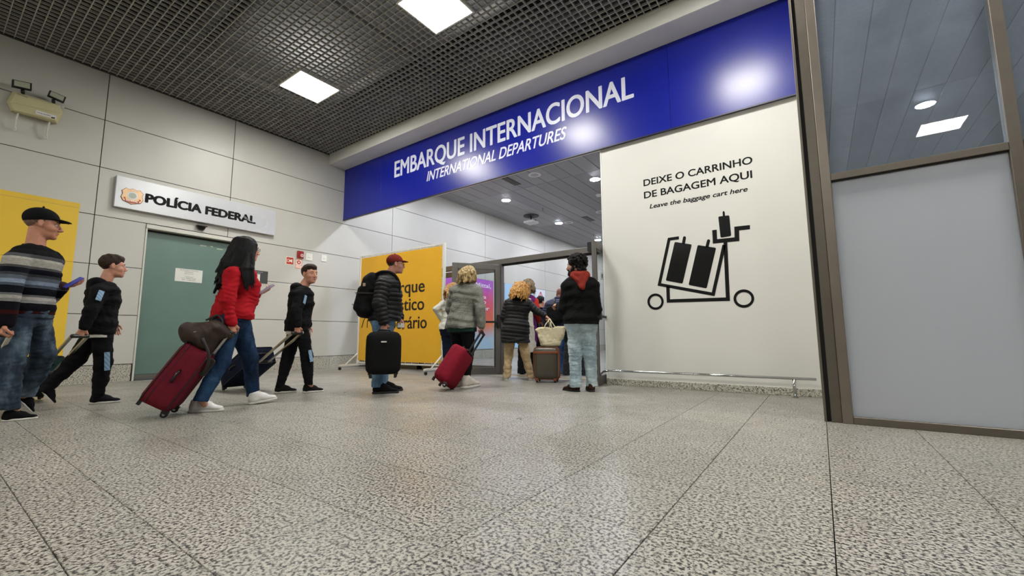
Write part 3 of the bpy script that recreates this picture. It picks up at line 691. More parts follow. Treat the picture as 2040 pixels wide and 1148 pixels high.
# ================================================================== SCULPTING (signed distance fields -> smooth closed meshes)
V3 = lambda *a: np.array(a, float)
def nrm(v): v = np.asarray(v, float); return v/(np.linalg.norm(v)+1e-12)
def axis(lo, hi, fine, hf, hc):
    x = [lo]
    while x[-1] < hi:
        h = hc
        for a, b in fine:
            if a <= x[-1] <= b: h = hf
            elif x[-1] < a < x[-1]+hc: h = max(hf, a-x[-1])
        x.append(x[-1]+h)
    return np.array(x)
class Field:
    def __init__(s, lo, hi, h=.008, fine=None, hf=.004):
        fine = fine or []
        s.ax = [axis(lo[i], hi[i], [(f[0][i]-f[1], f[0][i]+f[1]) for f in fine], hf, h) for i in range(3)]
        s.F = np.full([len(a) for a in s.ax], 1.0, np.float32)
    def blk(s, lo, hi, m):
        sl = []; 
        for i in range(3):
            a = max(0, np.searchsorted(s.ax[i], lo[i]-m)-1); b = min(len(s.ax[i]), np.searchsorted(s.ax[i], hi[i]+m)+1)
            if b <= a: return None, None
            sl.append(slice(a, b))
        X, Y, Z = (s.ax[i][sl[i]].astype(np.float32) for i in range(3))
        return tuple(sl), (X[:, None, None], Y[None, :, None], Z[None, None, :])
    def mix(s, sl, d, k, op):
        A = s.F[sl]
        if op == 'sub':
            d = -d
            if k: h = np.maximum(k-np.abs(A-d), 0)/k; r = np.maximum(A, d)+h*h*k*.25
            else: r = np.maximum(A, d)
        else:
            if k: h = np.maximum(k-np.abs(A-d), 0)/k; r = np.minimum(A, d)-h*h*k*.25
            else: r = np.minimum(A, d)
        s.F[sl] = r
    def cone(s, p0, p1, r0, r1, k=0., op='add', q=None, s0=0., clip=None):
        p0 = V3(*p0); p1 = V3(*p1); m = max(r0, r1)+k+.03
        sl, g = s.blk(np.minimum(p0, p1), np.maximum(p0, p1), m)
        if sl is None: return s
        ba = p1-p0; L2 = ba@ba+1e-12; X, Y, Z = g
        t = ((X-p0[0])*ba[0]+(Y-p0[1])*ba[1]+(Z-p0[2])*ba[2])/L2; tc = np.clip(t, 0, 1)
        dx = X-p0[0]-ba[0]*tc; dy = Y-p0[1]-ba[1]*tc; dz = Z-p0[2]-ba[2]*tc
        r = r0+(r1-r0)*tc
        if q is not None: r = r+q[0]*(np.abs(np.sin(PI*(s0+t*math.sqrt(L2))/q[1]))**.6-.5)
        d = np.sqrt(dx*dx+dy*dy+dz*dz)-r
        if clip: d = np.maximum(d, clip(t, math.sqrt(L2)))
        s.mix(sl, d, k, op); return s
    def ell(s, c, r, fr=None, k=0., op='add'):
        c = V3(*c); R = max(r); sl, g = s.blk(c, c, R+k+.03)
        if sl is None: return s
        X, Y, Z = g[0]-c[0], g[1]-c[1], g[2]-c[2]
        if fr is None: u, v, w = X, Y, Z
        else: u, v, w = (X*a[0]+Y*a[1]+Z*a[2] for a in fr)
        k0 = np.sqrt((u/r[0])**2+(v/r[1])**2+(w/r[2])**2); k1 = np.sqrt((u/r[0]**2)**2+(v/r[1]**2)**2+(w/r[2]**2)**2)
        s.mix(sl, k0*(k0-1)/(k1+1e-9), k, op); return s
    def seg(s, p0, p1, side, ab0, ab1, cap, k=0., q=None, s0=0., off=0., op='add', pw=2.0, flat=None):
        """tapered segment with an elliptical section (half-width a along side, half-depth b)"""
        p0 = V3(*p0); p1 = V3(*p1); L = np.linalg.norm(p1-p0); w = (p1-p0)/L; sd = nrm(np.asarray(side)-w*(np.asarray(side)@w)); fr = np.cross(w, sd)
        m = max(ab0+ab1)+k+.03; sl, g = s.blk(np.minimum(p0, p1), np.maximum(p0, p1), m)
        if sl is None: return s
        X, Y, Z = g[0]-p0[0], g[1]-p0[1], g[2]-p0[2]
        u = X*sd[0]+Y*sd[1]+Z*sd[2]; v = X*fr[0]+Y*fr[1]+Z*fr[2]; l = X*w[0]+Y*w[1]+Z*w[2]
        t = np.clip(l/L, 0, 1); a = ab0[0]+(ab1[0]-ab0[0])*t; b = ab0[1]+(ab1[1]-ab0[1])*t; ov = (l-t*L)/cap
        if q is not None:
            e = q[0]*(np.abs(np.sin(PI*(s0+l)/q[1]))**.6-.5); a = a+e; b = b+e
        if pw == 2.0: rho = np.sqrt((u/a)**2+(v/b)**2+ov*ov)
        else: rho = (np.abs(u/a)**pw+np.abs(v/b)**pw+np.abs(ov)**pw)**(1/pw)
        d = (rho-1)*np.minimum(a, b)
        s.mix(sl, d, k, op); return s
    def plane(s, p, n, k=0.):
        """keep the side n points AWAY from"""
        X, Y, Z = s.ax[0][:, None, None]-p[0], s.ax[1][None, :, None]-p[1], s.ax[2][None, None, :]-p[2]
        d = (X*n[0]+Y*n[1]+Z*n[2]).astype(np.float32); s.F = np.maximum(s.F, d); return s
    def wrinkle(s, amp, fr=38, seed=0, aniso=(1, 1, 1)):
        i = np.where(np.abs(s.F) < .03); r = np.random.default_rng(seed)
        P = np.stack([s.ax[j][i[j]]*aniso[j] for j in range(3)], 1)
        wv = r.normal(size=(3, 3)); wp = P + .02*np.sin(P@(wv*22)+r.uniform(0, 6, 3))
        d = np.zeros(len(P))
        for n in range(5):
            v = nrm(r.normal(size=3))*fr*(.6+.45*n); d += np.sin(wp@v+r.uniform(0, 6))/(1+.55*n)
        s.F[i] += (amp*d/1.8).astype(np.float32); return s
    def mesh(s, name, mt, parent, shift=None):
        F = s.F; F[0] = F[-1] = 1; F[:, 0] = F[:, -1] = 1; F[:, :, 0] = F[:, :, -1] = 1
        S = (F < 0).astype(np.uint8)
        c = S[:-1, :-1, :-1]+S[1:, :-1, :-1]+S[:-1, 1:, :-1]+S[1:, 1:, :-1]+S[:-1, :-1, 1:]+S[1:, :-1, 1:]+S[:-1, 1:, 1:]+S[1:, 1:, 1:]
        I = np.stack(np.nonzero((c > 0) & (c < 8)), 1)
        if len(I) == 0: return None
        idm = np.full(c.shape, -1, np.int32); idm[tuple(I.T)] = np.arange(len(I))
        acc = np.zeros((len(I), 3)); cnt = np.zeros(len(I))
        cor = [(a, b, d) for a in (0, 1) for b in (0, 1) for d in (0, 1)]
        vals = {q: F[I[:, 0]+q[0], I[:, 1]+q[1], I[:, 2]+q[2]] for q in cor}
        for q in cor:
            for ax_ in range(3):
                if q[ax_]: continue
                q2 = list(q); q2[ax_] = 1; q2 = tuple(q2)
                a, b = vals[q], vals[q2]; m = (a < 0) != (b < 0); t = a[m]/(a[m]-b[m]); p = np.tile(np.array(q, float), (m.sum(), 1)); p[:, ax_] = t
                acc[m] += p; cnt[m] += 1
        lp = acc/cnt[:, None]
        P = np.stack([s.ax[j][I[:, j]]*(1-lp[:, j])+s.ax[j][I[:, j]+1]*lp[:, j] for j in range(3)], 1)
        quads = []
        for ax_ in range(3):
            sa = [slice(None)]*3; sb = [slice(None)]*3; sa[ax_] = slice(0, -1); sb[ax_] = slice(1, None)
            A = S[tuple(sa)]; B = S[tuple(sb)]; e = np.stack(np.nonzero(A != B), 1)
            o1, o2 = [(1, 2), (2, 0), (0, 1)][ax_]
            ok = (e[:, o1] > 0) & (e[:, o2] > 0); e = e[ok]; fl = A[tuple(e.T)] == 1
            def cell(d1, d2): k = e.copy(); k[:, o1] -= d1; k[:, o2] -= d2; return idm[tuple(k.T)]
            Q = np.stack([cell(1, 1), cell(0, 1), cell(0, 0), cell(1, 0)], 1); Q[~fl] = Q[~fl][:, ::-1]; quads.append(Q)
        Q = np.concatenate(quads); me = bpy.data.meshes.new(name)
        if shift is not None: P = P+np.asarray(shift)
        me.vertices.add(len(P)); me.vertices.foreach_set('co', P.astype(np.float32).ravel())
        me.loops.add(len(Q)*4); me.loops.foreach_set('vertex_index', Q.ravel().astype(np.int32))
        me.polygons.add(len(Q)); me.polygons.foreach_set('loop_start', np.arange(0, len(Q)*4, 4, dtype=np.int32)); me.polygons.foreach_set('loop_total', np.full(len(Q), 4, np.int32))
        me.update(calc_edges=True); me.polygons.foreach_set('use_smooth', [True]*len(Q)); me.materials.append(mt)
        return link(name, me, None, parent)
def fld(pts, pad, h, fine=None, hf=.004):
    P = np.array(pts); return Field(P.min(0)-pad, P.max(0)+pad, h, fine, hf)

# ------------------------------------------------------------------ cloth, skin and hair colours
def skin(n, c):
    if n in _m: return _m[n]
    t = NT(n); v = t.coord(); b = hexc(c); lo = tuple(x*.86 for x in b[:3])+(1,); hi = tuple(min(1, x*1.08) for x in b[:3])+(1,)
    t.l(t.ramp(t.noise(v, 28, 4), [(.3, lo), (.7, hi)]), t.b.inputs['Base Color']); t.b.inputs['Roughness'].default_value = .5
    t.b.inputs['Subsurface Weight'].default_value = .06; t.b.inputs['Subsurface Scale'].default_value = .01; _m[n] = t.m; return t.m
def denim(n, base, light, dark):
    if n in _m: return _m[n]
    t = NT(n); v = t.coord(); a = t.noise(t.mapping(v, (1, 1, .45)), 7, 4, .6)
    col = t.ramp(a, [(.33, hexc(dark)), (.5, hexc(base)), (.68, hexc(light))]); t.l(col, t.b.inputs['Base Color']); t.b.inputs['Roughness'].default_value = .85; t.b.inputs['Specular IOR Level'].default_value = .15
    t.bump(t.noise(t.mapping(v, (1, 1, 3)), 60, 4), .35, .006); _m[n] = t.m; return t.m
def hairm(n, c1, c2, sc_=90, str_=(1, 1, .12)):
    if n in _m: return _m[n]
    t = NT(n); v = t.coord(); a = t.noise(t.mapping(v, str_), sc_, 4, .6)
    t.l(t.ramp(a, [(.36, hexc(c1)), (.62, hexc(c2))]), t.b.inputs['Base Color']); t.b.inputs['Roughness'].default_value = .6; t.b.inputs['Specular IOR Level'].default_value = .2
    t.bump(a, .6, .008); _m[n] = t.m; return t.m
M_eye = mat('eye_white', 'd8d2cc', .2); M_iris = mat('iris', '2c2018', .15); M_lip = mat('lip', '9c5a50', .45)
M_blk = cloth('cloth_black', '101012', .2); M_laces = mat('laces', 'b8b8b4', .8)

# ------------------------------------------------------------------ figure builder
def hand(F, w, d, n, k, curl, sd=1, th=1, spread=0., rr=1.):
    """w wrist, d direction of the palm, n the way the palm faces, curl angles of the three joints (deg)"""
    d = nrm(d); n = nrm(np.asarray(n)-d*(np.asarray(n)@d)); s_ = np.cross(d, n)*sd
    F.cone(w-d*.03*k, w+d*.02*k, .027*k, .027*k, .01*k)
    F.seg(w+d*.018*k, w+d*.078*k, s_, (.030*k, .017*k), (.039*k, .0145*k), .014*k, .012*k)
    for i, (o, l) in enumerate([(.029, .93), (.0098, 1.0), (-.0098, .95), (-.028, .76)]):
        p = w+d*(.083-.004*abs(i-1))*k+s_*o*k; a = 0; r = .0092*k*rr
        for j, (L, c) in enumerate(zip((.043, .027, .021), curl)):
            a += math.radians(c)+(i*.04); dd = nrm(d*math.cos(a)+n*math.sin(a)+s_*spread*(1.5-i)); e = p+dd*L*l*k
            F.cone(p, e, r, r*.9, .003*k); p = e; r *= .9
    p = w+d*.022*k+s_*.026*k*th; t1 = nrm(d*.75+s_*.75+n*.35); e = p+t1*.038*k; F.cone(p, e, .0145*k, .011*k, .012*k)
    cc = math.radians(curl[0]); t2 = nrm(d*(.9)+s_*(.25-.5*math.sin(cc))+n*(.3+.8*math.sin(cc))); e2 = e+t2*.032*k; F.cone(e, e2, .0108*k, .0095*k, .003*k); F.cone(e2, e2+nrm(t2+n*.2)*.022*k, .0098*k, .0082*k, .003*k)

def head_axes(yaw, pitch=0, roll=0):
    y = math.radians(yaw); p = math.radians(pitch)
    f = V3(math.cos(y)*math.cos(p), math.sin(y)*math.cos(p), math.sin(p)); l = V3(-math.sin(y), math.cos(y), 0); u = np.cross(f, l)
    if roll: r = math.radians(roll); l, u = l*math.cos(r)+u*math.sin(r), u*math.cos(r)-l*math.sin(r)
    return f, l, u

class Person:
    """local frame: x = to the right in the photo, y = away from the camera, z up; origin on the floor"""
    def __init__(s, label, anchor, H, sk, group=None, near=True, h=None):
        a = at_z(*anchor, 0.); d = nrm(V3(a[0]-CP[0], a[1]-CP[1], 0)); r = V3(d[1], -d[0], 0)
        s.O, s.D, s.R = V3(a[0], a[1], 0), d, r
        m = Matrix(((r[0], d[0], 0, a[0]), (r[1], d[1], 0, a[1]), (0, 0, 1, 0), (0, 0, 0, 1)))
        s.e = thing('person', label, 'person', (0, 0, 0), m, group); s.H = H; s.k = H/1.75; s.sk = sk; s.h = h or (.0065 if near else .009)
        s.ay = anchor[1]; s.dist = np.linalg.norm(a-CP)
    def J(s, px, py, dep=0.):
        q = ray(px, py); o = s.O+s.D*dep; t = ((o-CP)@s.D)/(q@s.D); p = CP+q*t-s.O
        return V3(p@s.R, p@s.D, p[2])
    def head(s, c, yaw, pitch=0, roll=0, k=None, fem=False, neck=None, eyes=True, brow='2a1c14', lips=None, child=False):
        """c: head centre (between the ears at eye level)"""
        k = k or s.k*(1.06 if child else 1.0); s.hk = k; s.hc = c; f, l, u = head_axes(yaw, pitch, roll); s.hf, s.hl, s.hu = f, l, u
        s.hp = lambda x, y, z: c+(f*x+l*y+u*z)*k
        s.headargs = (fem, child); s.browc = brow; s.eyes = eyes; s.lips = lips
    def sculpt_head(s, F):
        P, k = s.hp, s.hk; fem, child = s.headargs; fr = (s.hf, s.hl, s.hu); E = lambda c, r, kk=.01, op='add': F.ell(P(*c), [x*k for x in r], fr, kk*k, op)
        E((-.014, 0, .036), (.099, .077, .088), 0); E((.022, 0, -.018), (.072, .062, .088), .02); E((.036, 0, -.078), (.052, .047 if not fem else .042, .036), .025)
        E((.074, 0, -.098), (.020, .022 if not fem else .017, .017), .014); E((.05, .036, -.03), (.034, .026, .03), .012); E((.05, -.036, -.03), (.034, .026, .03), .012)
        for sg in (1, -1):
            F.cone(P(.081, sg*.012, .021), P(.072, sg*.042, .021), .0105*k, .009*k, .01*k)
            E((.097, sg*.031, .002), (.017, .017, .0115), .008, 'sub')
            E((-.006, sg*.077, -.004), (.017, .008, .031), .004); E((.000, sg*.0845, .002), (.008, .004, .017), .004, 'sub'); E((-.004, sg*.074, -.026), (.009, .008, .011), .004)
            E((.099, sg*.013, -.036), (.010, .007, .008), .005)
        nz = .9 if not (fem or child) else .72
        F.cone(P(.086, 0, .012), P(.092+.024*nz, 0, -.029), .0075*k, .0105*k, .007*k); F.cone(P(.1+.014*nz, 0, -.031), P(.092, 0, -.04), .0095*k, .008*k, .005*k)
        F.cone(P(.086, -.017, -.0595), P(.086, .017, -.0595), .0075*k, .0075*k, .006*k); F.cone(P(.0945, -.006, -.0575), P(.0945, .006, -.0575), .0065*k, .0065*k, .006*k); F.cone(P(.085, -.013, -.0715), P(.085, .013, -.0715), .0085*k, .0085*k, .006*k)
        F.cone(P(.099, -.019, -.0655), P(.099, .019, -.0655), .0032*k, .0032*k, .004*k, 'sub')
    def face(s):
        P, k = s.hp, s.hk
        for sg in (1, -1):
            F = fld([P(.083, sg*.031, .002)], .018*k, .002*k); F.ell(P(.0775, sg*.031, .002), [.0112*k]*3); F.mesh('eye', M_eye, s.body)
            F = fld([P(.09, sg*.031, .002)], .01*k, .0015*k); F.ell(P(.0866, sg*.0315, .002), [.0030*k, .0058*k, .0058*k], (s.hf, s.hl, s.hu)); F.mesh('iris', M_iris, s.body)
            F = fld([P(.09, sg*.012, .02), P(.08, sg*.05, .02)], .014*k, .0025*k); F.cone(P(.0925, sg*.014, .024), P(.0905, sg*.031, .0285), .0035*k, .0038*k); F.cone(P(.0905, sg*.031, .0285), P(.079, sg*.047, .0235), .0038*k, .0022*k)
            F.mesh('eyebrow', mat('brow_'+s.browc, s.browc, .8), s.body)
            F = fld([P(.09, sg*.031, .01)], .022*k, .002*k); F.cone(P(.087, sg*.019, .005), P(.0885, sg*.031, .0092), .0030*k, .0040*k, .002); F.cone(P(.0885, sg*.031, .0092), P(.082, sg*.043, .005), .0040*k, .003*k, .002); F.cone(P(.086, sg*.020, -.004), P(.087, sg*.031, -.0065), .002*k, .0024*k, .002); F.cone(P(.087, sg*.031, -.0065), P(.0815, sg*.042, -.003), .0024*k, .002*k, .002); F.mesh('eyelid', s.sk, s.body)
        F = fld([P(.095, 0, -.066)], .03*k, .002*k); F.cone(P(.0875, -.019, -.062), P(.0985, 0, -.0595), .0028*k, .0042*k, .003); F.cone(P(.0985, 0, -.0595), P(.0875, .019, -.062), .0042*k, .0028*k, .003)
        F.cone(P(.0865, -.016, -.069), P(.0915, 0, -.0715), .0035*k, .0055*k, .003); F.cone(P(.0915, 0, -.0715), P(.0865, .016, -.069), .0055*k, .0035*k, .003); F.mesh('lips', s.lips or M_lip, s.body)
    def pose(s, hip, neck, sh, el, wr, hd, hipj, kn, an, heel, toe, facing, fat=1.0, bel=0., fem=False):
        """sh/el/wr: pairs of joints (index 0 = first arm); hip, neck: spine ends; facing: chest yaw in degrees"""
        s.hip, s.neck, s.sh, s.el, s.wr, s.hd, s.hj, s.kn, s.an, s.heel, s.toe = hip, neck, sh, el, wr, hd, hipj, kn, an, heel, toe
        f = math.radians(facing); s.ff = V3(math.cos(f), math.sin(f), 0); s.side = V3(-math.sin(f), math.cos(f), 0); s.fat = fat; s.bel = bel; s.fem = fem
    def torso_st(s, grow=0., lo=-.10, prof=None):
        k = s.k*s.fat; ax = s.neck-s.hip; sg = 1
        prof = prof or ([(-.12, .165, .118, -.01), (.08, .16, .115, -.005), (.32, .135, .103, .004), (.6, .155, .118, .012), (.82, .17, .108, .004), (.93, .135, .08, -.004)] if not s.fem else
                        [(-.12, .172, .122, -.015), (.08, .158, .112, -.005), (.34, .122, .095, .004), (.62, .142, .120, .022), (.82, .152, .10, .006), (.93, .12, .075, -.004)])
        out = []
        for t, a, b, o in prof:
            bb = b*k+(s.bel*k*math.exp(-((t-.25)/.28)**2)); out.append((s.hip+ax*t+s.ff*(o*k+s.bel*k*.6*math.exp(-((t-.25)/.28)**2)), a*k+grow, bb+grow))
        return out
    def torso(s, F, grow, q=None, prof=None, k=.02):
        st = s.torso_st(grow, prof=prof); acc = 0
        for (p0, a0, b0), (p1, a1, b1) in zip(st, st[1:]):
            F.seg(p0, p1, s.side, (a0, b0), (a1, b1), min(b0, b1)*.55, k, q, acc); acc += np.linalg.norm(p1-p0)
    def build_body(s, curls=((18, 22, 12), (18, 22, 12)), fine_hands=True):
        k = s.k; pts = [s.hip, s.neck, s.hc+V3(0, 0, .16), s.hc+s.hf*.12, s.hc-s.hf*.12, *s.el, *s.wr, *s.sh, *s.kn, *s.an, *s.heel, *s.toe]+[w+nrm(h[0])*.2 for w, h in zip(s.wr, s.hd)]
        fine = [(s.hc, .135*k)]+([(w+nrm(h[0])*.08*k, .11*k) for w, h in zip(s.wr, s.hd) if h[3]] if fine_hands else [])
        hf = .0036 if s.h < .008 else .0048
        F = fld(pts, .13, .011, fine, hf)
        s.torso(F, -.03, prof=[(max(t, -.02), a, b, o) for t, a, b, o in ([(-.02, .15, .10, 0), (.32, .135, .10, 0), (.6, .155, .115, .01), (.82, .17, .105, .0), (.93, .12, .08, 0)])])
        for i in (0, 1): F.cone(s.neck+V3(0, 0, .0)-s.ff*.01, s.sh[i]*.6+s.neck*.4, .045*k, .045*k, .03)
        for i in (0, 1):
            F.cone(s.sh[i], s.el[i], .045*k, .038*k, .03); F.cone(s.el[i], s.wr[i], .039*k, .025*k, .012)
            F.cone(s.hj[i]-V3(0, 0, .02), s.kn[i], .066*k, .045*k, .03); F.cone(s.kn[i], s.an[i], .05*k, .034*k, .015); F.ell(s.kn[i]*.62+s.an[i]*.38, [.05*k, .05*k, .09*k], None, .03)
            F.cone(s.an[i], s.heel[i]*.5+s.toe[i]*.5+V3(0, 0, .03), .034*k, .022*k, .01)
        nb = s.neck; F.cone(nb-V3(0, 0, .02), s.hp(-.02, 0, -.05), .064*k*(.86 if s.fem else 1), .056*k*(.86 if s.fem else 1), .025)
        s.sculpt_head(F)
        for i in (0, 1):
            d, n, sd, vis = s.hd[i][:4]; hand(F, s.wr[i], V3(*d), V3(*n), k, curls[i], sd)
        s.body = F.mesh('body', s.sk, s.e)
        if s.eyes: s.face()
    def top(s, name, mt, grow=.022, hem=-.16, sleeve=(.062, .052, .042), cuff=.02, q=None, wr_=.004, fr=36, prof=None, kk=.03, collar=None, hemz=None, seed=1, sh_drop=0, cuffm=None, hemband=None, torso_q=None):
        k = s.k; pts = [s.hip+V3(0, 0, (hemz or hem)*k-.02), s.neck, *s.sh, *s.el, *s.wr]
        F = fld(pts, .2, s.h)
        if hem < -.18:
            base = s.hip+V3(0, 0, hem*k)+(-s.ff*.01); st = s.torso_st(grow, prof=prof)[0]; F.seg(base-V3(0, 0, .05), st[0], s.side, (st[1]*1.04, st[2]*1.05), (st[1], st[2]), .05, .03, torso_q or q)
        s.torso(F, grow, torso_q or q, prof, kk)
        F.plane(s.hip+V3(0, 0, hem*k), (0, 0, -1))
        for i in (0, 1):
            r0, r1, r2 = (x*k for x in sleeve); e = s.wr[i]-nrm(s.wr[i]-s.el[i])*cuff; L = np.linalg.norm(s.el[i]-s.sh[i])
            F.cone(s.sh[i]-V3(0, 0, sh_drop), s.el[i], r0, r1, .035, q=q); F.cone(s.el[i], e, r1, r2, .012, q=q, s0=L)
            F.cone(s.neck-V3(0, 0, .025*k), s.sh[i]*.75+s.neck*.25, .055*k, r0*.85, .03)
        nd = nrm(s.hp(-.02, 0, -.08)-s.neck); F.seg(s.neck-nd*.05*k, s.neck+nd*(.012 if s.fem else .022)*k-s.ff*.008*k, s.side, (.085*k*(.85 if s.fem else 1), .08*k*(.85 if s.fem else 1)), (.068*k*(.85 if s.fem else 1), .067*k*(.85 if s.fem else 1)), .010, .025)
        if wr_:
            F.wrinkle(wr_, fr, seed)
            if not q: F.wrinkle(wr_*.62, fr*2.7, seed+7, (.75, .75, 1.5))
        if hemband:
            st = s.torso_st(grow*.6, prof=prof)[0]; F.seg(s.hip+V3(0, 0, hem*k+.012), s.hip+V3(0, 0, hem*k+.05), s.side, (st[1]*1.0, st[2]*1.0), (st[1], st[2]), .014, .006)
        o = F.mesh(name, mt, s.e)
        if cuffm:
            for i in (0, 1):
                d = nrm(s.wr[i]-s.el[i]); e = s.wr[i]-d*cuff; G = fld([e], .08, .006); G.cone(e-d*.035, e+d*.012, sleeve[2]*k*.93, sleeve[2]*k*.85, 0); G.mesh('cuff', cuffm, o)
        if collar:
            c, r, tr, mc, hgt = collar; C = s.neck+V3(0, 0, c); G = fld([C], r*2+.08, .005); f, l, u = head_axes(math.degrees(math.atan2(s.ff[1], s.ff[0])), -14)
            N = 22; P = [C+(f*r*1.08*math.cos(2*PI*j/N)+l*r*math.sin(2*PI*j/N)) for j in range(N)]
            for j in range(N): G.seg(P[j], P[(j+1) % N], u, (hgt, tr), (hgt, tr), tr, .004)
            G.mesh('collar', mc, o)
        return o
    def hood(s, mt, size=1.0, back=.07, parent=None, up=.0):
        k = s.k*size; C = s.neck-s.ff*back*k+V3(0, 0, .015*k+up); f, l = s.ff, s.side; F = fld([C], .24*k, .006)
        F.ell(C+f*.01, [.088*k, .125*k, .062*k], (f, l, V3(0, 0, 1)), 0); F.ell(C-f*.02*k-V3(0, 0, .06*k), [.062*k, .10*k, .085*k], (f, l, V3(0, 0, 1)), .03)
        for sg in (1, -1): F.cone(C+l*sg*.085*k+f*.0*k, s.neck+l*sg*.055*k+f*.07*k-V3(0, 0, .02), .038*k, .024*k, .03)
        F.cone(s.neck+V3(0, 0, -.02)+f*.01, s.neck+V3(0, 0, .16*k), .05*k, .062*k, .02, 'sub'); F.wrinkle(.004, 45, 9); return F.mesh('hood', mt, parent or s.e)
    def trousers(s, mt, rad=(.098, .072, .062, .055), hem=.03, wr_=.004, fr=40, seed=3, waist=.07, seat=1.0, flat_hem=True, name='trousers'):
        k = s.k; pts = [s.hip+V3(0, 0, waist+.05), *s.kn, *s.an, *s.hj]; F = fld(pts, .18, s.h)
        a = (.165 if not s.fem else .172)*k*s.fat+.004; b = (.118 if not s.fem else .122)*k*s.fat*seat+.004
        F.seg(s.hip+V3(0, 0, waist*k), s.hip+V3(0, 0, -.03*k)-s.ff*.01, s.side, (a*.95, b*.95), (a*1.02, b*1.05), .03, .02)
        F.seg(s.hip-s.ff*.012, s.hip*.15+(s.hj[0]+s.hj[1])*.425-V3(0, 0, .06*k)-s.ff*.015, s.side, (a*1.0, b*1.04), (a*.88, b*.9), .05, .03)
        for i in (0, 1):
            j, kn, an = s.hj[i], s.kn[i], s.an[i]; d = nrm(an-kn); e = an+d*(hem+.02)
            F.cone(j+V3(0, 0, .03), kn, rad[0]*k*s.fat**.5, rad[1]*k, .035); F.cone(kn, kn*.45+an*.55, rad[1]*k, rad[2]*k, .02); F.cone(kn*.45+an*.55, e, rad[2]*k, rad[3]*k, .015)
            F.ell(e+d*.045*k+V3(0, 0, 0), [rad[3]*k*1.2]*2+[.04*k], None, .004, 'sub')
        if wr_:
            F.wrinkle(wr_, fr, seed)
            F.wrinkle(wr_*.65, fr*2.4, seed+5, (.6, .6, 1.5))
        return F.mesh(name, mt, s.e)
    def shoes(s, mt, sole, style='sneaker', laces=None, accent=None, wid=1.0, high=0.):
        for i in (0, 1):
            hl, te = s.heel[i], s.toe[i]; f = nrm(te-hl); L = np.linalg.norm(te-hl); sd = nrm(V3(-f[1], f[0], 0)); u = nrm(np.cross(f, sd)); u = u if u[2] > 0 else -u
            P = lambda x, z, y=0.: hl+f*x*L+u*z*L+sd*y*L
            F = fld([hl, te, P(.2, .42+high)], .06, .005); w_ = wid
            F.seg(P(.17, .15), P(.5, .16), sd, (.13*L*w_, .14*L), (.16*L*w_, .13*L), .14*L, .01); F.seg(P(.5, .15), P(.82, .11), sd, (.16*L*w_, .12*L), (.155*L*w_, .08*L), .16*L, .02)
            F.cone(P(.19, .18), P(.2, .33+high), .145*L, .145*L, .03); F.cone(P(.28, .31), P(.55, .21), .125*L, .09*L, .04); F.plane(P(.2, .43+high), nrm(u-f*.25))
            F.plane(P(0, .035), -u)
            o = F.mesh('shoe', mt, s.e)
            G = fld([hl, te], .07, .0045); G.seg(P(.15, .035), P(.5, .035), sd, (.135*L*w_, .075*L), (.145*L*w_, .075*L), .15*L, .0, pw=2.6); G.seg(P(.45, .035), P(.84, .035), sd, (.145*L*w_, .075*L), (.155*L*w_, .07*L), .16*L, .02, pw=2.6)
            G.plane(P(0, .085), u); G.plane(P(0, .004), -u); G.mesh('sole', sole, o)
            if laces is not None:
                m = MB()
                for q in range(4):
                    x = .40+q*.06; z = .395-q*.037; m.tube([P(x, z-.045, -.085), P(x+.012, z+.012, 0), P(x, z-.045, .085)], .0032, 5)
                m.tube([P(.38, .42, 0), P(.33, .46, .06), P(.38, .38, .11)], .003, 5); m.tube([P(.38, .42, 0), P(.33, .47, -.06), P(.38, .38, -.11)], .003, 5)
                mk('laces', m.v, m.f, laces, o, True, False)
            if accent is not None:
                for sg in (1, -1):
                    mk('side_mark', *tubevf([P(.3, .10, sg*.135), P(.42, .17, sg*.148), P(.56, .13, sg*.155), P(.44, .10, sg*.155), P(.34, .15, sg*.138)], .0035, 5), accent, o, True, False)
    def hair(s, kind, mt, n=90, seed=0, vol=1.0, length=0.2):
        P, k = s.hp, s.hk; fr = (s.hf, s.hl, s.hu); r = np.random.default_rng(seed)
        if kind == 'short':
            F = fld([s.hc], .17*k, .0042); F.ell(P(-.018, 0, .042), [.101*k, .0815*k, .093*k], fr); 
            F.ell(P(.03, 0, .085), [.062*k, .062*k, .04*k*vol], fr, .02)
            F.ell(P(.078, 0, -.035), [.085*k, .12*k, .078*k], fr, .012, 'sub'); F.ell(P(.0, .09, -.045), [.05*k, .04*k, .062*k], fr, .01, 'sub'); F.ell(P(.0, -.09, -.045), [.05*k, .04*k, .062*k], fr, .01, 'sub')
            F.plane(P(0, 0, -.052), -s.hu); F.wrinkle(.0022, 160, seed)
        elif kind == 'buzz':
            F = fld([s.hc], .17*k, .0042); F.ell(P(-.016, 0, .038), [.1*k, .0785*k, .089*k], fr); F.ell(P(.085, 0, -.03), [.09*k, .12*k, .085*k], fr, .01, 'sub'); F.plane(P(0, 0, -.045), -s.hu); F.wrinkle(.001, 200, seed)
        elif kind == 'curly':
            F = fld([s.hc, s.hc+V3(0, 0, .04)], .24*k, .0042); F.ell(P(-.03, 0, .04), [.100*k*vol, .092*k*vol, .086*k*vol], fr, 0)
            for _ in range(n):
                d = nrm(r.normal(size=3))
                if d[0] > .55 and d[2] < .5: continue
                if d[2] < (-.2 if d[0] > -.3 else -.95): continue
                g_ = r.uniform(.92, 1.06); q = P(-.036+d[0]*.108*vol*g_, d[1]*.102*vol*g_, .038+d[2]*.094*vol*g_); rr = r.uniform(.009, .018)*k; F.ell(q, [rr]*3, None, .004)
            F.ell(P(.105, 0, -.05), [.088*k, .085*k, .088*k], fr, .008, 'sub'); F.wrinkle(.0035, 190, seed); F.wrinkle(.002, 330, seed+1)
        elif kind == 'long':
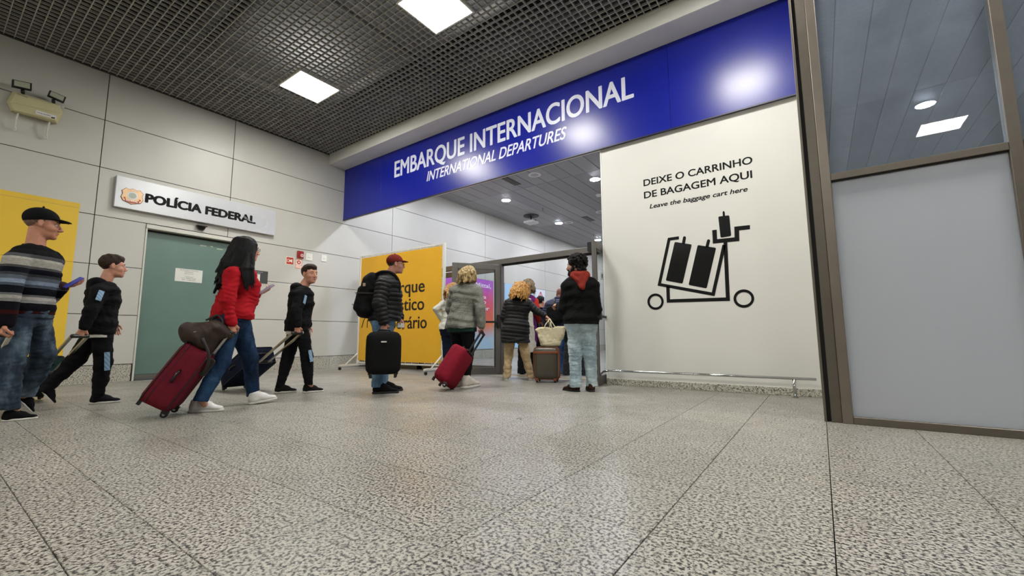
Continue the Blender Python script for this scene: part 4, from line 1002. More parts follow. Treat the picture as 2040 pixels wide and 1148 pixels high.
            pts = [s.hc, s.hc+V3(0, 0, -length-.1), s.hc-s.hf*.12]; F = fld(pts, .17*k, .0055)
            F.ell(P(-.022, 0, .036), [.108*k, .092*k, .098*k], fr)
            dn = V3(0, 0, -1)
            for _ in range(n):
                a = r.uniform(-2.15, 2.15)+PI; x0, y0 = math.cos(a), math.sin(a); st = P(-.03+x0*.08, y0*.082, r.uniform(-.01, .07)); L = length*r.uniform(.75, 1.05)
                out = (s.hf*x0+s.hl*y0); mid = st+dn*L*.45+out*.022*k*vol; en = st+dn*L+out*(.03 if length < .25 else .018)*k*vol+r.normal(size=3)*.012
                rr = r.uniform(.012, .02)*k; F.cone(st, mid, rr*1.3, rr, .012); F.cone(mid, en, rr, rr*.55, .008)
            F.ell(P(.112, 0, -.03), [.085*k, .07*k, .105*k], fr, .008, 'sub'); F.wrinkle(.0025, 120, seed, (1.5, 1.5, .2))
        return F.mesh('hair', mt, s.e)
    def cap(s, mt, mb=None, tilt=0):
        P, k = s.hp, s.hk; fr = (s.hf, s.hl, s.hu); F = fld([s.hc], .26*k, .0042)
        F.ell(P(-.014, 0, .044), [.1065*k, .087*k, .090*k], fr); F.plane(P(0, 0, .024), -nrm(s.hu-s.hf*.22)); F.ell(P(-.012, 0, .01), [.095*k, .074*k, .07*k], fr, 0, 'sub')
        F.ell(P(-.016, 0, .141), [.008*k]*3, None, .003); o = F.mesh('cap', mt, s.e)
        G = fld([P(.11, 0, .04)], .11*k, .0035)
        bu = nrm(s.hu-s.hf*.02); bf_ = nrm(np.cross(s.hl, bu)) if np.dot(np.cross(s.hl, bu), s.hf) > 0 else -nrm(np.cross(s.hl, bu))
        G.ell(P(.070, 0, .038), [.097*k, .074*k, .022*k], (bf_, s.hl, bu)); G.ell(P(.070, 0, .031), [.11*k, .082*k, .0215*k], (bf_, s.hl, bu), .002, 'sub')
        G.mesh('brim', mb or mt, o); return o
    def glasses(s, mt):
        P, k = s.hp, s.hk; m = MB()
        for sg in (1, -1):
            c = (.104, sg*.032, .002); pts = [P(c[0]-abs(math.sin(a))*0, c[1]+.021*math.cos(a), c[2]+.015*math.sin(a)) for a in np.linspace(0, 2*PI, 15)]; m.tube(pts, .0018*k, 6)
            m.tube([P(.104, sg*.053, .006), P(.05, sg*.078, .008), P(.0, sg*.084, .006)], .0017*k, 6)
        m.tube([P(.104, -.011, .004), P(.107, 0, .007), P(.104, .011, .004)], .0017*k, 6); mk('glasses', m.v, m.f, mt, s.e, True, False)
    def w(s, p):  # local -> world
        return s.O+s.R*p[0]+s.D*p[1]+V3(0, 0, p[2])
# ================================================================== PEOPLE
def P3(p, q): return V3(*p), V3(*q)
def ft(P, px, dep, z=0.0): p = P.J(px, P.ay, dep); return V3(p[0], p[1], z)
def fl(P, px, py): a = at_z(px, py, 0)-P.O; return V3(a@P.R, a@P.D, 0.)
S_SK = skin('skin_tan', 'b57d62'); S_SK2 = skin('skin_fair', 'c68f76'); S_SK3 = skin('skin_ruddy', 'b8806c'); S_SK4 = skin('skin_olive', 'b98a6e')
M_soleW = mat('sole_white', 'c9c6bf', .6); M_soleB = mat('sole_black', '151413', .7)
GRIP = (62, 78, 45); REL = (18, 25, 14); HOLD = (12, 30, 20)
# ---- 1 man in striped sweater -------------------------------------
A = Person('capped man in striped grey sweater and faded jeans walking with a phone at left edge', (42, 834), 1.80, S_SK)
J = A.J
A.head(J(85, 447), -4, -4, k=1.10)
A.pose(J(56, 622), J(70, 494), (J(32, 519, -.17), J(103, 519, .13)), (J(17, 588, -.27), J(97, 592, .22)), (J(10, 645, -.27), J(123, 572, .04)),
       (((-.1, -.1, -1), (1, 0, -.2), 1, True), ((.95, -.1, .28), (-.28, 0, .95), -1, True)),
       (J(43, 628, -.08), J(70, 628, .09)), (J(20, 727, -.12), J(88, 706, .12)), (J(13, 806, -.1), J(50, 782, .2)), (ft(A, 2, -.1), J(36, 796, .2)), (ft(A, 76, -.1), J(64, 824, .2)), -42, .98)
A.build_body((GRIP, HOLD))
t = NT('striped_knit'); v = t.coord(); sx_ = t.n('ShaderNodeSeparateXYZ'); t.l(v, sx_.inputs[0])
nz = t.noise(t.mapping(v, (1, 1, 22)), 6, 5, .7); ad = t.n('ShaderNodeMath', operation='MULTIPLY_ADD'); t.l(nz, ad.inputs[0]); ad.inputs[1].default_value = .012; t.l(sx_.outputs[2], ad.inputs[2])
mr = t.n('ShaderNodeMapRange'); z0, z1 = J(75, 632)[2], J(75, 482)[2]; mr.inputs[1].default_value = z0; mr.inputs[2].default_value = z1; t.l(ad.outputs[0], mr.inputs[0])
S = lambda y: (632-y)/150
st = [(0, '17151a'), (S(629), '3a1414'), (S(621), '131319'), (S(606), '8f8f8c'), (S(600), 'b2b0a8'), (S(594), '6e6f70'), (S(590), '11131a'), (S(576), '4d5560'), (S(571), '8796a8'), (S(563), '5d646c'), (S(556), '3e4144'), (S(551), '12141d'), (S(541), '4a4a4a'), (S(536), 'a09d92'), (S(524), 'b6b3a8'), (S(520), '56565a'), (S(513), '141416')]
r = t.ramp(mr.outputs[0], [(max(0, p), hexc(c)) for p, c in st], 'CONSTANT')
mm = t.n('ShaderNodeMix', data_type='RGBA', blend_type='MULTIPLY'); mm.inputs[0].default_value = .75; t.l(r, mm.inputs[6]); st2 = t.ramp(t.noise(t.mapping(v, (1, 1, 14)), 30, 4, .7), [(.35, (.35, .35, .37, 1)), (.6, (1, 1, 1, 1))]); t.l(st2, mm.inputs[7])
t.l(mm.outputs[2], t.b.inputs['Base Color']); t.b.inputs['Roughness'].default_value = .95; t.b.inputs['Specular IOR Level'].default_value = .1; t.bump(t.noise(v, 260, 2), .3, .004)
A.top('sweater', t.m, .03, -.02, (.078, .068, .056), .01, None, .004, 30, collar=(.0, .068, .013, M_blk, .014), cuffm=mat('cuff_maroon', '2c1010', .9), seed=4)
DJ = denim('denim_faded', '323f4c', '5f707e', '1d262f')
A.trousers(DJ, (.09, .08, .076, .072), .0, .006, 30, seat=1.1)
A.shoes(cloth('shoe_black', '0d0d0f'), M_soleW, laces=mat('lace_dark', '2a2a2a', .8), accent=mat('mark_grey', 'a8a8a8', .4))
A.cap(cloth('cap_black', '0b0b0d', .1)); A.hair('buzz', hairm('hair_grey', '5a473d', '7a6354'))
ph = lambda P, lab_, a, b, wd_, face, casec, up: None
def phone(P, label, a, b, upv, facec, backc):
    a, b = V3(*a), V3(*b); u = nrm(b-a); n = nrm(np.asarray(upv)-u*(np.asarray(upv)@u)); s_ = np.cross(n, u); L = np.linalg.norm(b-a); m = Matrix.Translation(Vector(P.w((a+b)/2)))
    rot = Matrix(np.column_stack([P.R, P.D, [0, 0, 1]]).tolist()) @ Matrix(np.column_stack([u, s_, n]).tolist()); e = thing('phone', label, 'phone', (0, 0, 0), m @ rot.to_4x4())
    o = mk('case', bv((-L/2, -.038, -.005), (L/2, .038, .004)), BF, backc, e, world=False); bevel(o.data, .004, 2); mk('screen', bv((-L/2+.005, -.034, .004), (L/2-.005, .034, .0048)), BF, facec, e, world=False)
phone(A, 'phone in a blue case held by the man in striped sweater', J(127, 573, -.03), J(164, 553, -.02), (-.35, -.3, .85), mat('phone_blue', '4a50c0', .3), mat('case_blue', '4046a8', .4))

# ---- 2 boy nearest the man -----------------------------------------
B = Person('boy in black tracksuit walking right behind the woman in red, back foot lifted', (206, 802), 1.58, S_SK2)
J = B.J
B.head(J(225, 531), 6, 0, k=1.02, child=True, fem=False)
B.pose(J(197, 650), J(207, 566), (J(199, 581, -.16), J(207, 580, .14)), (J(180, 620, -.25), J(214, 622, .18)), (J(167, 654, -.27), J(226, 645, .14)),
       (((-.35, 0, -.93), (.1, 1, 0), 1, True), ((.3, 0, -.9), (0, -1, 0), -1, False)),
       (J(201, 655, -.07), J(195, 655, .07)), (J(206, 720, -.08), J(152, 717, .08)), (J(197, 783, -.08), J(96, 771, .1)), (ft(B, 177, -.08), J(80, 779, .1)), (ft(B, 241, -.08), J(107, 806, .1)), 8)
B.build_body((GRIP, REL))
B.top('hoodie', M_blk, .04, -.11, (.072, .066, .052), .015, None, .005, 32, seed=6); B.hood(M_blk, .95, .075)
B.top_hem = None
G = fld([B.hip], .26, .007); stt = B.torso_st(.024)[0]; G.seg(B.hip+V3(0, 0, -.120), B.hip+V3(0, 0, -.05), B.side, (stt[1]*.99, stt[2]*.99), (stt[1]*.9, stt[2]*.9), .008); G.mesh('undershirt', mat('shirt_white', 'c8c6c0', .9), B.e)
B.trousers(M_blk, (.098, .082, .068, .055), .01, .006, 28, seed=8)
B.shoes(cloth('shoe_dark', '17151a'), M_soleW, laces=mat('lace_dark', '2a2a2a', .8), accent=mat('mark_rose', 'b09c98', .4)); B.hair('short', hairm('hair_brown', '1d140f', '3a291e'))
t = NT('stripe_blue'); v = t.coord(); wv = t.n('ShaderNodeTexWave', wave_type='BANDS', bands_direction='DIAGONAL'); wv.inputs['Scale'].default_value = 14; t.l(v, wv.inputs[0])
t.l(t.ramp(wv.outputs[0], [(.0, hexc('3c5266')), (.12, hexc('86a9c4'))]), t.b.inputs['Base Color']); t.b.inputs['Roughness'].default_value = .7; M_lb = t.m
def patch(P, name, pts, wd_, mt, parent=None, th=.004):
    """narrow sewn band following points (local)"""
    m = MB(); pts = [V3(*p) for p in pts]
    for i in range(len(pts)-1):
        a, b = pts[i], pts[i+1]; d = nrm(b-a); s_ = nrm(np.cross(d, V3(0, -1, 0)))*wd_/2; n = V3(0, -th, 0)
        m.add([a-s_, a+s_, b+s_, b-s_, a-s_+n, a+s_+n, b+s_+n, b-s_+n], BF)
    return mk(name, m.v, m.f, mt, parent or P.e, False, False)
def wrap(P, name, a, b, r, wd_, mt, ang0=-60, ang1=20, rows=5):
    """cloth band wrapped on the outside of a limb between a and b"""
    a, b = V3(*a), V3(*b); d = nrm(b-a); s_ = nrm(np.cross(d, V3(0, 1, 0))); n = nrm(np.cross(s_, d)); n = n if n[1] < 0 else -n; v = []; f = []; N = 7
    for i in range(rows+1):
        c = a+(b-a)*i/rows; sh = wd_*.18*(1 if i % 2 else -1)
        for k in range(N):
            th = math.radians(ang0+(ang1-ang0)*k/(N-1)); v.append(c+d*0+(s_*math.sin(th)+n*math.cos(th))*r)
    for i in range(rows):
        for k in range(N-1): q = i*N+k; f.append((q, q+1, q+N+1, q+N))
    n_ = len(v); v += [c+n*.004 for c in v]; f += [tuple(x+n_ for x in q) for q in f]
    return mk(name, v, f, mt, P.e, True, False)
wrap(B, 'sleeve_band', J(196, 583, -.2), J(188, 602, -.235), .068, 1, M_lb, 0, 42); wrap(B, 'leg_band', J(207, 702, -.10), J(207, 738, -.10), .084, 1, M_lb, 2, 34)
mk('logo', *tubevf([J(160, 647, -.265), J(172, 640, -.275), J(178, 635, -.27), (J(170, 644, -.27))], .005, 5), mat('logo_white', 'c9c9c9', .6), B.e, True, False)

# ---- 3 woman in red --------------------------------------------------
C = Person('woman in red sweatshirt with long black hair walking in front of the teal door', (462, 814), 1.68, S_SK2)
J = C.J
C.head(J(493, 497), 16, -2, k=.97, fem=True)
C.pose(J(462, 632), J(479, 529), (J(462, 549, -.17), J(487, 546, .16)), (J(453, 600, -.24), J(488, 600, .28)), (J(462, 644, -.24), J(512, 586, .10)),
       (((.06, 0, -1), (0, 1, 0), 1, True), ((.9, -.25, .35), (-.3, 0, .95), -1, True)),
       (J(456, 640, -.08), J(472, 640, .09)), (J(441, 720, -.13), J(498, 715, .14)), (J(402, 793, -.2), J(504, 783, .22)), (fl(C, 375, 822), fl(C, 494, 807)), (fl(C, 446, 819), J(551, 795, .28)), 14, 1.16, .035, True)
C.build_body((GRIP, HOLD))
M_red = cloth('sweat_red', 'a31620', .12)
C.top('sweatshirt', M_red, .026, -.02, (.082, .068, .048), .01, None, .010, 24, hemband=True, cuffm=M_red, seed=2)
C.trousers(denim('denim_blue', '1d3350', '2c4868', '131f33'), (.108, .078, .066, .060), -.005, .003, 45)
C.shoes(cloth('shoe_white', 'd6d4d2', .05), M_soleW, laces=mat('lace_white', 'd8d6d2', .8))
_h = C.hair
def longhair(P, mt, L, back, n, seed, vol=1.0, cut=True):
    pp, k = P.hp, P.hk; fr = (P.hf, P.hl, P.hu); r = np.random.default_rng(seed); F = fld([P.hc+V3(0, 0, .05), P.hc+V3(0, 0, -L-.05), P.hc+back*1.2, P.hc+back*1.2+V3(0, 0, -L)], .17, .0058)
    F.ell(pp(-.024, 0, .038), [.110*k, .094*k, .100*k], fr)
    for _ in range(n):
        a = r.uniform(-2.0, 2.0)+PI; x0, y0 = math.cos(a), math.sin(a); st = pp(-.03+x0*.08, y0*.084, r.uniform(-.02, .08)); l = L*r.uniform(.72, 1.05); o = (P.hf*x0+P.hl*y0); bk = back*max(0, -x0*.8+.5)
        m1 = st+V3(0, 0, -l*.3)+o*.028*vol+bk*.15; m2 = st+V3(0, 0, -l*.65)+o*.035*vol+bk*.65+r.normal(size=3)*.01; en = st+V3(0, 0, -l)+o*.03*vol+bk*1.0+r.normal(size=3)*.018; rr = r.uniform(.012, .019)
        F.cone(st, m1, rr*1.4, rr*1.3, .02); F.cone(m1, m2, rr*1.3, rr, .016); F.cone(m2, en, rr, rr*.4, .01)
    if cut: F.ell(pp(.118, 0, -.03), [.085*k, .072*k, .11*k], fr, .008, 'sub')
    F.wrinkle(.003, 110, seed, (1.6, 1.6, .15)); return F.mesh('hair', mt, P.e)
longhair(C, hairm('hair_black', '030304', '0b0b0d'), .44, V3(-.075, -.02, 0), 150, 3, .9)
Fh = fld([C.hc, J(505, 570, -.2), J(480, 560, -.25)], .12, .0058); r_ = np.random.default_rng(5)
for _ in range(26):
    a_ = C.hp(r_.uniform(-.03, .05), -.085, r_.uniform(-.03, .05)); x_ = r_.uniform(484, 508); m_ = J(x_-3, 535, -.19); e_ = J(x_, r_.uniform(556, 580), -.215); rr = r_.uniform(.010, .016); Fh.cone(a_, m_, rr*1.2, rr, .012); Fh.cone(m_, e_, rr, rr*.4, .008)
Fh.wrinkle(.0025, 120, 3, (1.6, 1.6, .15)); Fh.mesh('hair_front', _m['hair_black'], C.e); C.glasses(mat('specs_dark', '1a1a1c', .3, .5))
phone(C, 'phone held up by the woman in the red sweatshirt', J(516, 585, .02), J(546, 567, .02), (-.3, -.3, .9), mat('phone_pale', '8f8aa6', .3), mat('phone_case_pink', 'a88c98', .4))

# ---- 4 boy turning to the camera ------------------------------------
D = Person('boy in black tracksuit looking back at the camera beside the red fire signs', (597, 782), 1.60, S_SK2)
J = D.J
D.head(J(617, 547), -54, 0, k=1.04, child=True)
D.pose(J(594, 650), J(601, 574), (J(598, 588, -.15), J(606, 587, .14)), (J(590, 622, -.25), J(611, 622, .2)), (J(592, 650, -.28), J(613, 650, .2)),
       (((.1, 0, -1), (0, 1, 0), 1, True), ((.1, 0, -1), (0, -1, 0), -1, False)),
       (J(598, 655, -.07), J(590, 655, .07)), (J(612, 711, -.09), J(573, 714, .08)), (J(614, 761, -.1), J(559, 764, .05)), (fl(D, 602, 783), fl(D, 546, 784)), (fl(D, 645, 780), fl(D, 592, 781)), 2)
D.build_body((GRIP, REL))
D.top('hoodie', M_blk, .04, -.07, (.074, .068, .054), .015, None, .005, 32, seed=16); D.hood(M_blk, .95, .07)
G = fld([D.hip], .26, .007); stt = D.torso_st(.026)[0]; G.seg(D.hip+V3(0, 0, -.10), D.hip+V3(0, 0, -.03), D.side, (stt[1], stt[2]), (stt[1], stt[2]), .012); G.mesh('undershirt', mat('shirt_white', 'c8c6c0', .9), D.e)
D.trousers(M_blk, (.098, .08, .066, .055), .01, .006, 28, seed=18)
D.shoes(cloth('shoe_dark2', '1c1a18'), M_soleW, laces=mat('lace_dark', '2a2a2a', .8)); D.hair('short', hairm('hair_brown', '1d140f', '3a291e'), seed=3)
wrap(D, 'sleeve_band', J(600, 590, -.2), J(596, 606, -.235), .068, 1, M_lb, 35, 75); wrap(D, 'leg_band', J(609, 699, -.11), J(613, 722, -.11), .078, 1, M_lb, 20, 55)
mk('logo', *tubevf([J(592, 628, -.285), J(596, 634, -.285), J(592, 637, -.285), J(598, 639, -.285)], .004, 5), mat('logo_white', 'c9c9c9', .6), D.e, True, False)

# ---- 5 man in red cap ------------------------------------------------
E5 = Person('man in a dark red cap and black padded jacket walking before the yellow banner', (765, 782), 1.76, S_SK3)
J = E5.J; E_ = E5
E_.head(J(788, 527), 6, -2, k=.98)
E_.pose(J(764, 640), J(771, 553), (J(763, 567, -.19), J(776, 566, .18)), (J(755, 606, -.26), J(784, 606, .24)), (J(765, 643, -.27), J(796, 634, .10)),
        (((.02, 0, -1), (0, 1, 0), 1, True), ((.55, -.3, -.75), (-.5, 0, -.3), -1, True)),
        (J(760, 646, -.09), J(770, 646, .09)), (J(757, 708, -.1), J(767, 706, .1)), (J(752, 762, -.1), J(763, 760, .12)), (ft(E_, 741, -.1), ft(E_, 751, .12)), (ft(E_, 795, -.1), ft(E_, 803, .12)), 8, 1.12, .03)
E_.build_body((GRIP, HOLD))
M_puf = mat('puffer_black', '0e0e10', .62, 0, .1, 20, .1, 200, .3)
E_.top('padded_jacket', M_puf, .04, -.0, (.088, .078, .06), .02, (.014, .052), .002, 60, seed=3, collar=(.015, .07, .018, M_puf, .03))
E_.trousers(denim('denim_light', '5d7d99', '7f9cb5', '415c76'), (.098, .078, .066, .064), .02, .004, 40)
E_.shoes(cloth('shoe_black', '0d0d0f'), M_soleB, laces=mat('lace_dark', '2a2a2a', .8)); E_.cap(cloth('cap_red', '6b2420', .12)); E_.hair('buzz', hairm('hair_darkgrey', '2a2220', '443a36')); E_.glasses(mat('specs_dark', '1a1a1c', .3, .5))
e = thing('paper_slip', 'folded white paper in the far hand of the red-capped man', 'paper', E_.w(J(799, 648, .02)), Matrix(np.column_stack([E_.R, E_.D, [0, 0, 1]]).tolist()).to_4x4())
mk('sheet', bv((-.045, -.004, -.03), (.04, .0, .025)), BF, mat('paper', 'd9dad2', .7), e, world=False)

# ---- 6 blonde in grey jacket ------------------------------------------
F6 = Person('woman with blonde bob in grey wool jacket and black trousers seen from behind', (938, 772), 1.62, S_SK3)
J = F6.J
F6.head(J(937, 548), 36, 0, k=.95, fem=True)
F6.pose(J(920, 645), J(930, 567), (J(950, 581, -.1), J(906, 580, .09)), (J(957, 617, -.17), J(896, 616, .14)), (J(959, 650, -.17), J(908, 642, .32)),
        (((.12, 0, -1), (-.6, .6, 0), 1, True), ((.5, .6, -.3), (0, 0, -1), -1, False)),
        (J(931, 650, -.05), J(910, 650, .07)), (J(934, 705, -.05), J(912, 706, .1)), (J(931, 755, -.06), J(914, 752, .12)), (fl(F6, 921, 775), ft(F6, 905, .08)), (fl(F6, 953, 769), ft(F6, 930, .26)), 58, 1.22, .02, True)
F6.build_body((GRIP, REL))
F6.top('jacket', cloth('wool_grey', '76776f', .22, 300, .3, .95, 60), .042, -.07, (.082, .072, .058), .01, None, .007, 30, seed=12, collar=(-.005, .06, .014, M_blk, .02))
G = fld([F6.hip], .26, .008); stt = F6.torso_st(.024)[0]; G.seg(F6.hip+V3(0, 0, -.11), F6.hip+V3(0, 0, -.03), F6.side, (stt[1], stt[2]), (stt[1], stt[2]), .012); G.mesh('undershirt', cloth('shirt_green', '1d3b34'), F6.e)
F6.trousers(M_blk, (.108, .072, .056, .046), .01, .003); F6.shoes(cloth('shoe_cream', 'c6bfb4', .12), M_soleW, laces=mat('lace_white', 'd8d6d2', .8), accent=mat('mark_tan', '94765e', .7))
longhair(F6, hairm('hair_blonde', '4f3d22', 'bfa676', 60), .13, V3(-.03, -.02, 0), 75, 5, 1.0)
# ---- 7 woman in white jacket, hand on hip -------------------------------
G7 = Person('fair-haired woman in white jacket with hand on hip, half hidden behind the grey jacket', (897, 757), 1.50, S_SK2, near=False)
J = G7.J
G7.head(J(904, 578), 75, -8, k=.88, fem=True, eyes=False)
G7.pose(J(896, 655), J(901, 594), (J(916, 606, -.0), J(886, 604, .02)), (J(921, 632, .02), J(868, 616, -.02)), (J(915, 655, .1), J(882, 639, .06)),
        (((0, .2, -1), (-1, 0, 0), 1, False), ((.5, .3, -.6), (.8, 0, 0), -1, False)),
        (J(903, 660, 0), J(889, 660, .02)), (J(903, 705, .02), J(890, 705, .03)), (J(904, 744, 0), J(891, 744, .03)), (ft(G7, 904, -.04), ft(G7, 891, -.02)), (ft(G7, 906, .2), ft(G7, 889, .22)), 80, 1.05, 0, True)
G7.build_body(fine_hands=False); G7.top('jacket', cloth('jacket_white', 'c2c1b6', .06), .026, -.01, (.066, .058, .046), .01, None, .005, 34, seed=21); G7.trousers(cloth('navy', '121a2b'), (.1, .072, .06, .055), .02, .003)
G7.shoes(M_blk, M_soleB); longhair(G7, hairm('hair_fair', '7a5630', 'b08a58', 60), .16, V3(-.05, -.08, 0), 50, 6, 1.1, False)
# ---- 8 curly haired woman ---------------------------------------------
H8 = Person('woman with curly ginger-blonde hair in long black quilted coat and beige trousers', (1035, 758), 1.60, S_SK3)
J = H8.J
H8.head(J(1040, 577), 58, -12, k=.95, fem=True, eyes=False)
H8.pose(J(1028, 652), J(1034, 594), (J(1053, 605, -.03), J(1012, 604, .03)), (J(1070, 621, -.10), J(1003, 632, .05)), (J(1085, 629, -.14), J(1010, 652, .2)),
        (((.8, -.1, -.55), (-.3, .2, -1), 1, True), ((0, .4, -.8), (1, 0, 0), -1, False)),
        (J(1038, 658, 0), J(1018, 658, .0)), (J(1047, 708, .0), J(1013, 708, .02)), (J(1057, 749, .0), J(1010, 749, 0)), (ft(H8, 1056, -.06), ft(H8, 1009, -.06)), (ft(H8, 1063, .18), ft(H8, 1005, .19)), 76, 1.12, .0, True)
H8.build_body((GRIP, REL))
H8.top('quilted_coat', M_puf, .028, -.27, (.068, .06, .045), .01, (.011, .055), .002, 60, seed=5, prof=[(-.45, .19, .15, -.01), (-.12, .185, .145, -.01), (.08, .175, .14, -.005), (.34, .14, .115, .004), (.62, .155, .13, .012), (.82, .16, .11, .004), (.93, .125, .08, -.004)]); H8.hood(M_puf, .8, .06)
o = MB(); N = 26; stp = H8.torso_st(.032)[2]
for k in range(N+1): a = 2*PI*k/N; o.v.append(tuple(stp[0]+H8.side*stp[1]*math.cos(a)+H8.ff*stp[2]*math.sin(a)))
mk('belt', *tubevf(o.v, .011, 6, False), M_blk, H8.e, True, False)
H8.trousers(cloth('beige', 'bda680', .1, 300), (.098, .075, .068, .062), -.015, .006, 34); H8.shoes(cloth('shoe_beige', 'b5a88e', .1), M_soleW)
longhair(H8, hairm('hair_ginger', '6b431c', 'd0a05c', 70, (1, 1, .5)), .19, V3(-.05, -.07, 0), 150, 14, 1.45, False)
r_ = np.random.default_rng(2); Fh = fld([H8.hc-V3(0, 0, .05)], .26, .005)
for _ in range(150):
    a = r_.uniform(-2.1, 2.1)+PI; rad = r_.uniform(.09, .125); q = H8.hp(-.03+rad*math.cos(a), rad*1.1*math.sin(a), r_.uniform(-.14, .09)); d_ = r_.normal(size=3)*.018-V3(0, 0, .02); Fh.cone(q, q+d_, r_.uniform(.007, .012), .006, .006)
Fh.wrinkle(.003, 150, 7); Fh.mesh('hair_curls', _m['hair_ginger'], H8.e)
# ---- 9 woman with white scarf -----------------------------------------
I9 = Person('woman with light brown hair, red sleeve and long white scarf beyond the quilted coat', (1052, 746), 1.68, S_SK3, near=False)
J = I9.J
I9.head(J(1055, 570), 50, -8, k=1.0, fem=True, eyes=False)
I9.pose(J(1051, 648), J(1052, 589), (J(1066, 601, -.05), J(1036, 600, .1)), (J(1070, 624, -.12), J(1032, 624, .1)), (J(1073, 640, .0), J(1040, 645, .25)),
        (((.6, .3, -.5), (0, 0, -1), 1, True), ((0, .5, -.7), (1, 0, 0), -1, False)),
        (J(1060, 652, 0), J(1044, 652, 0)), (J(1060, 700, 0), J(1041, 700, 0)), (J(1058, 738, 0), J(1040, 738, 0)), (ft(I9, 1058, -.04), ft(I9, 1040, -.04)), (ft(I9, 1062, .2), ft(I9, 1040, .2)), 62, 1.0, 0, True)
I9.build_body((REL, REL)); I9.top('tunic', cloth('purple', '5a1f5c'), .02, -.36, (.06, .05, .04), .02, None, .004, 30, seed=2); 
Fs = fld([*I9.sh, *I9.el, *I9.wr], .1, .008)
for i in (0, 1): Fs.cone(I9.sh[i], I9.el[i], .07, .06, .02); Fs.cone(I9.el[i], I9.wr[i]-nrm(I9.wr[i]-I9.el[i])*.02, .06, .045, .02)
Fs.wrinkle(.004); Fs.mesh('sleeves', cloth('red_orange', 'a32e22'), I9.e)
I9.trousers(M_blk, (.1, .085, .085, .085), .02, .004); I9.shoes(M_blk, M_soleB); longhair(I9, hairm('hair_lightbrown', '3f3326', '8b795c', 60), .15, V3(-.02, -.02, 0), 55, 9)
Fs = fld([J(1057, 600, -.1), J(1062, 705, -.14)], .1, .007); Fs.seg(J(1055, 596, -.16), J(1058, 650, -.19), (1, 0, 0), (.05, .018), (.045, .018), .02, .02); Fs.seg(J(1058, 650, -.19), J(1061, 701, -.16), (1, 0, 0), (.045, .016), (.06, .012), .01, .02)
Fs.wrinkle(.006, 60, 3, (1, 1, .2)); Fs.mesh('scarf', cloth('scarf_white', 'b9b4aa'), I9.e)
# ---- 10 boy's head beyond ------------------------------------------------
K10 = Person('dark-haired child in a navy jacket far ahead in the queue', (1077, 739), 1.40, S_SK2, near=False)
J = K10.J
K10.head(J(1077, 602), 50, 0, k=.95, child=True, eyes=False)
K10.pose(J(1077, 666), J(1077, 616), (J(1088, 622), J(1066, 622)), (J(1090, 640), J(1064, 640)), (J(1089, 656, .1), J(1066, 656, .1)), (((0, 0, -1), (-1, 0, 0), 1, False), ((0, 0, -1), (1, 0, 0), -1, False)),
         (J(1082, 670), J(1072, 670)), (J(1083, 704), J(1072, 704)), (J(1083, 732), J(1072, 732)), (ft(K10, 1083, -.03), ft(K10, 1072, -.03)), (ft(K10, 1085, .18), ft(K10, 1070, .18)), 75)
K10.build_body(fine_hands=False); K10.top('jacket', cloth('navy_jacket', '151a2c'), .03, -.08, (.07, .062, .05), .02, None, .004, 30, collar=(.0, .062, .014, _m['navy_jacket'], .02)); K10.trousers(M_blk); K10.shoes(M_blk, M_soleB); K10.hair('short', hairm('hair_black', '070708', '17161a'))
# ---- 11 bald man ----------------------------------------------------------
L11 = Person('bald man in navy padded jacket and blue jeans seen from behind in the doorway', (1113, 745), 1.66, S_SK3, near=False)
J = L11.J
L11.head(J(1117, 587), 78, -22, k=1.0, eyes=False)
L11.pose(J(1112, 654), J(1113, 597), (J(1135, 607, 0), J(1093, 608, 0)), (J(1139, 632, .05), J(1085, 632, .02)), (J(1132, 650, .2), J(1088, 650, .2)), (((0, .5, -.8), (-1, 0, 0), 1, False), ((0, .5, -.8), (1, 0, 0), -1, False)),
         (J(1119, 658), J(1106, 658)), (J(1120, 704), J(1106, 704)), (J(1120, 738), J(1106, 738)), (ft(L11, 1120, -.04), ft(L11, 1106, -.04)), (ft(L11, 1123, .24), ft(L11, 1103, .24)), 84, 1.1)
L11.build_body(fine_hands=False)
t = NT('navy_quilt'); v = t.coord(); sz = t.n('ShaderNodeSeparateXYZ'); t.l(v, sz.inputs[0]); wv = t.n('ShaderNodeMath', operation='SINE'); ml = t.n('ShaderNodeMath', operation='MULTIPLY'); ml.inputs[1].default_value = 2*PI/.045; t.l(sz.outputs[2], ml.inputs[0]); t.l(ml.outputs[0], wv.inputs[0])
t.l(t.ramp(wv.outputs[0], [(.0, hexc('1b2140')), (.9, hexc('1b2140')), (.97, hexc('5f6580'))]), t.b.inputs['Base Color']); t.b.inputs['Roughness'].default_value = .6; M_nq = t.m
L11.top('padded_jacket', M_nq, .035, -.08, (.08, .07, .055), .02, (.008, .045), .002, 50, collar=(.01, .068, .018, M_nq, .03)); L11.trousers(denim('denim_mid', '34507c', '5d7aa6', '1f3355')); L11.shoes(M_blk, M_soleB)
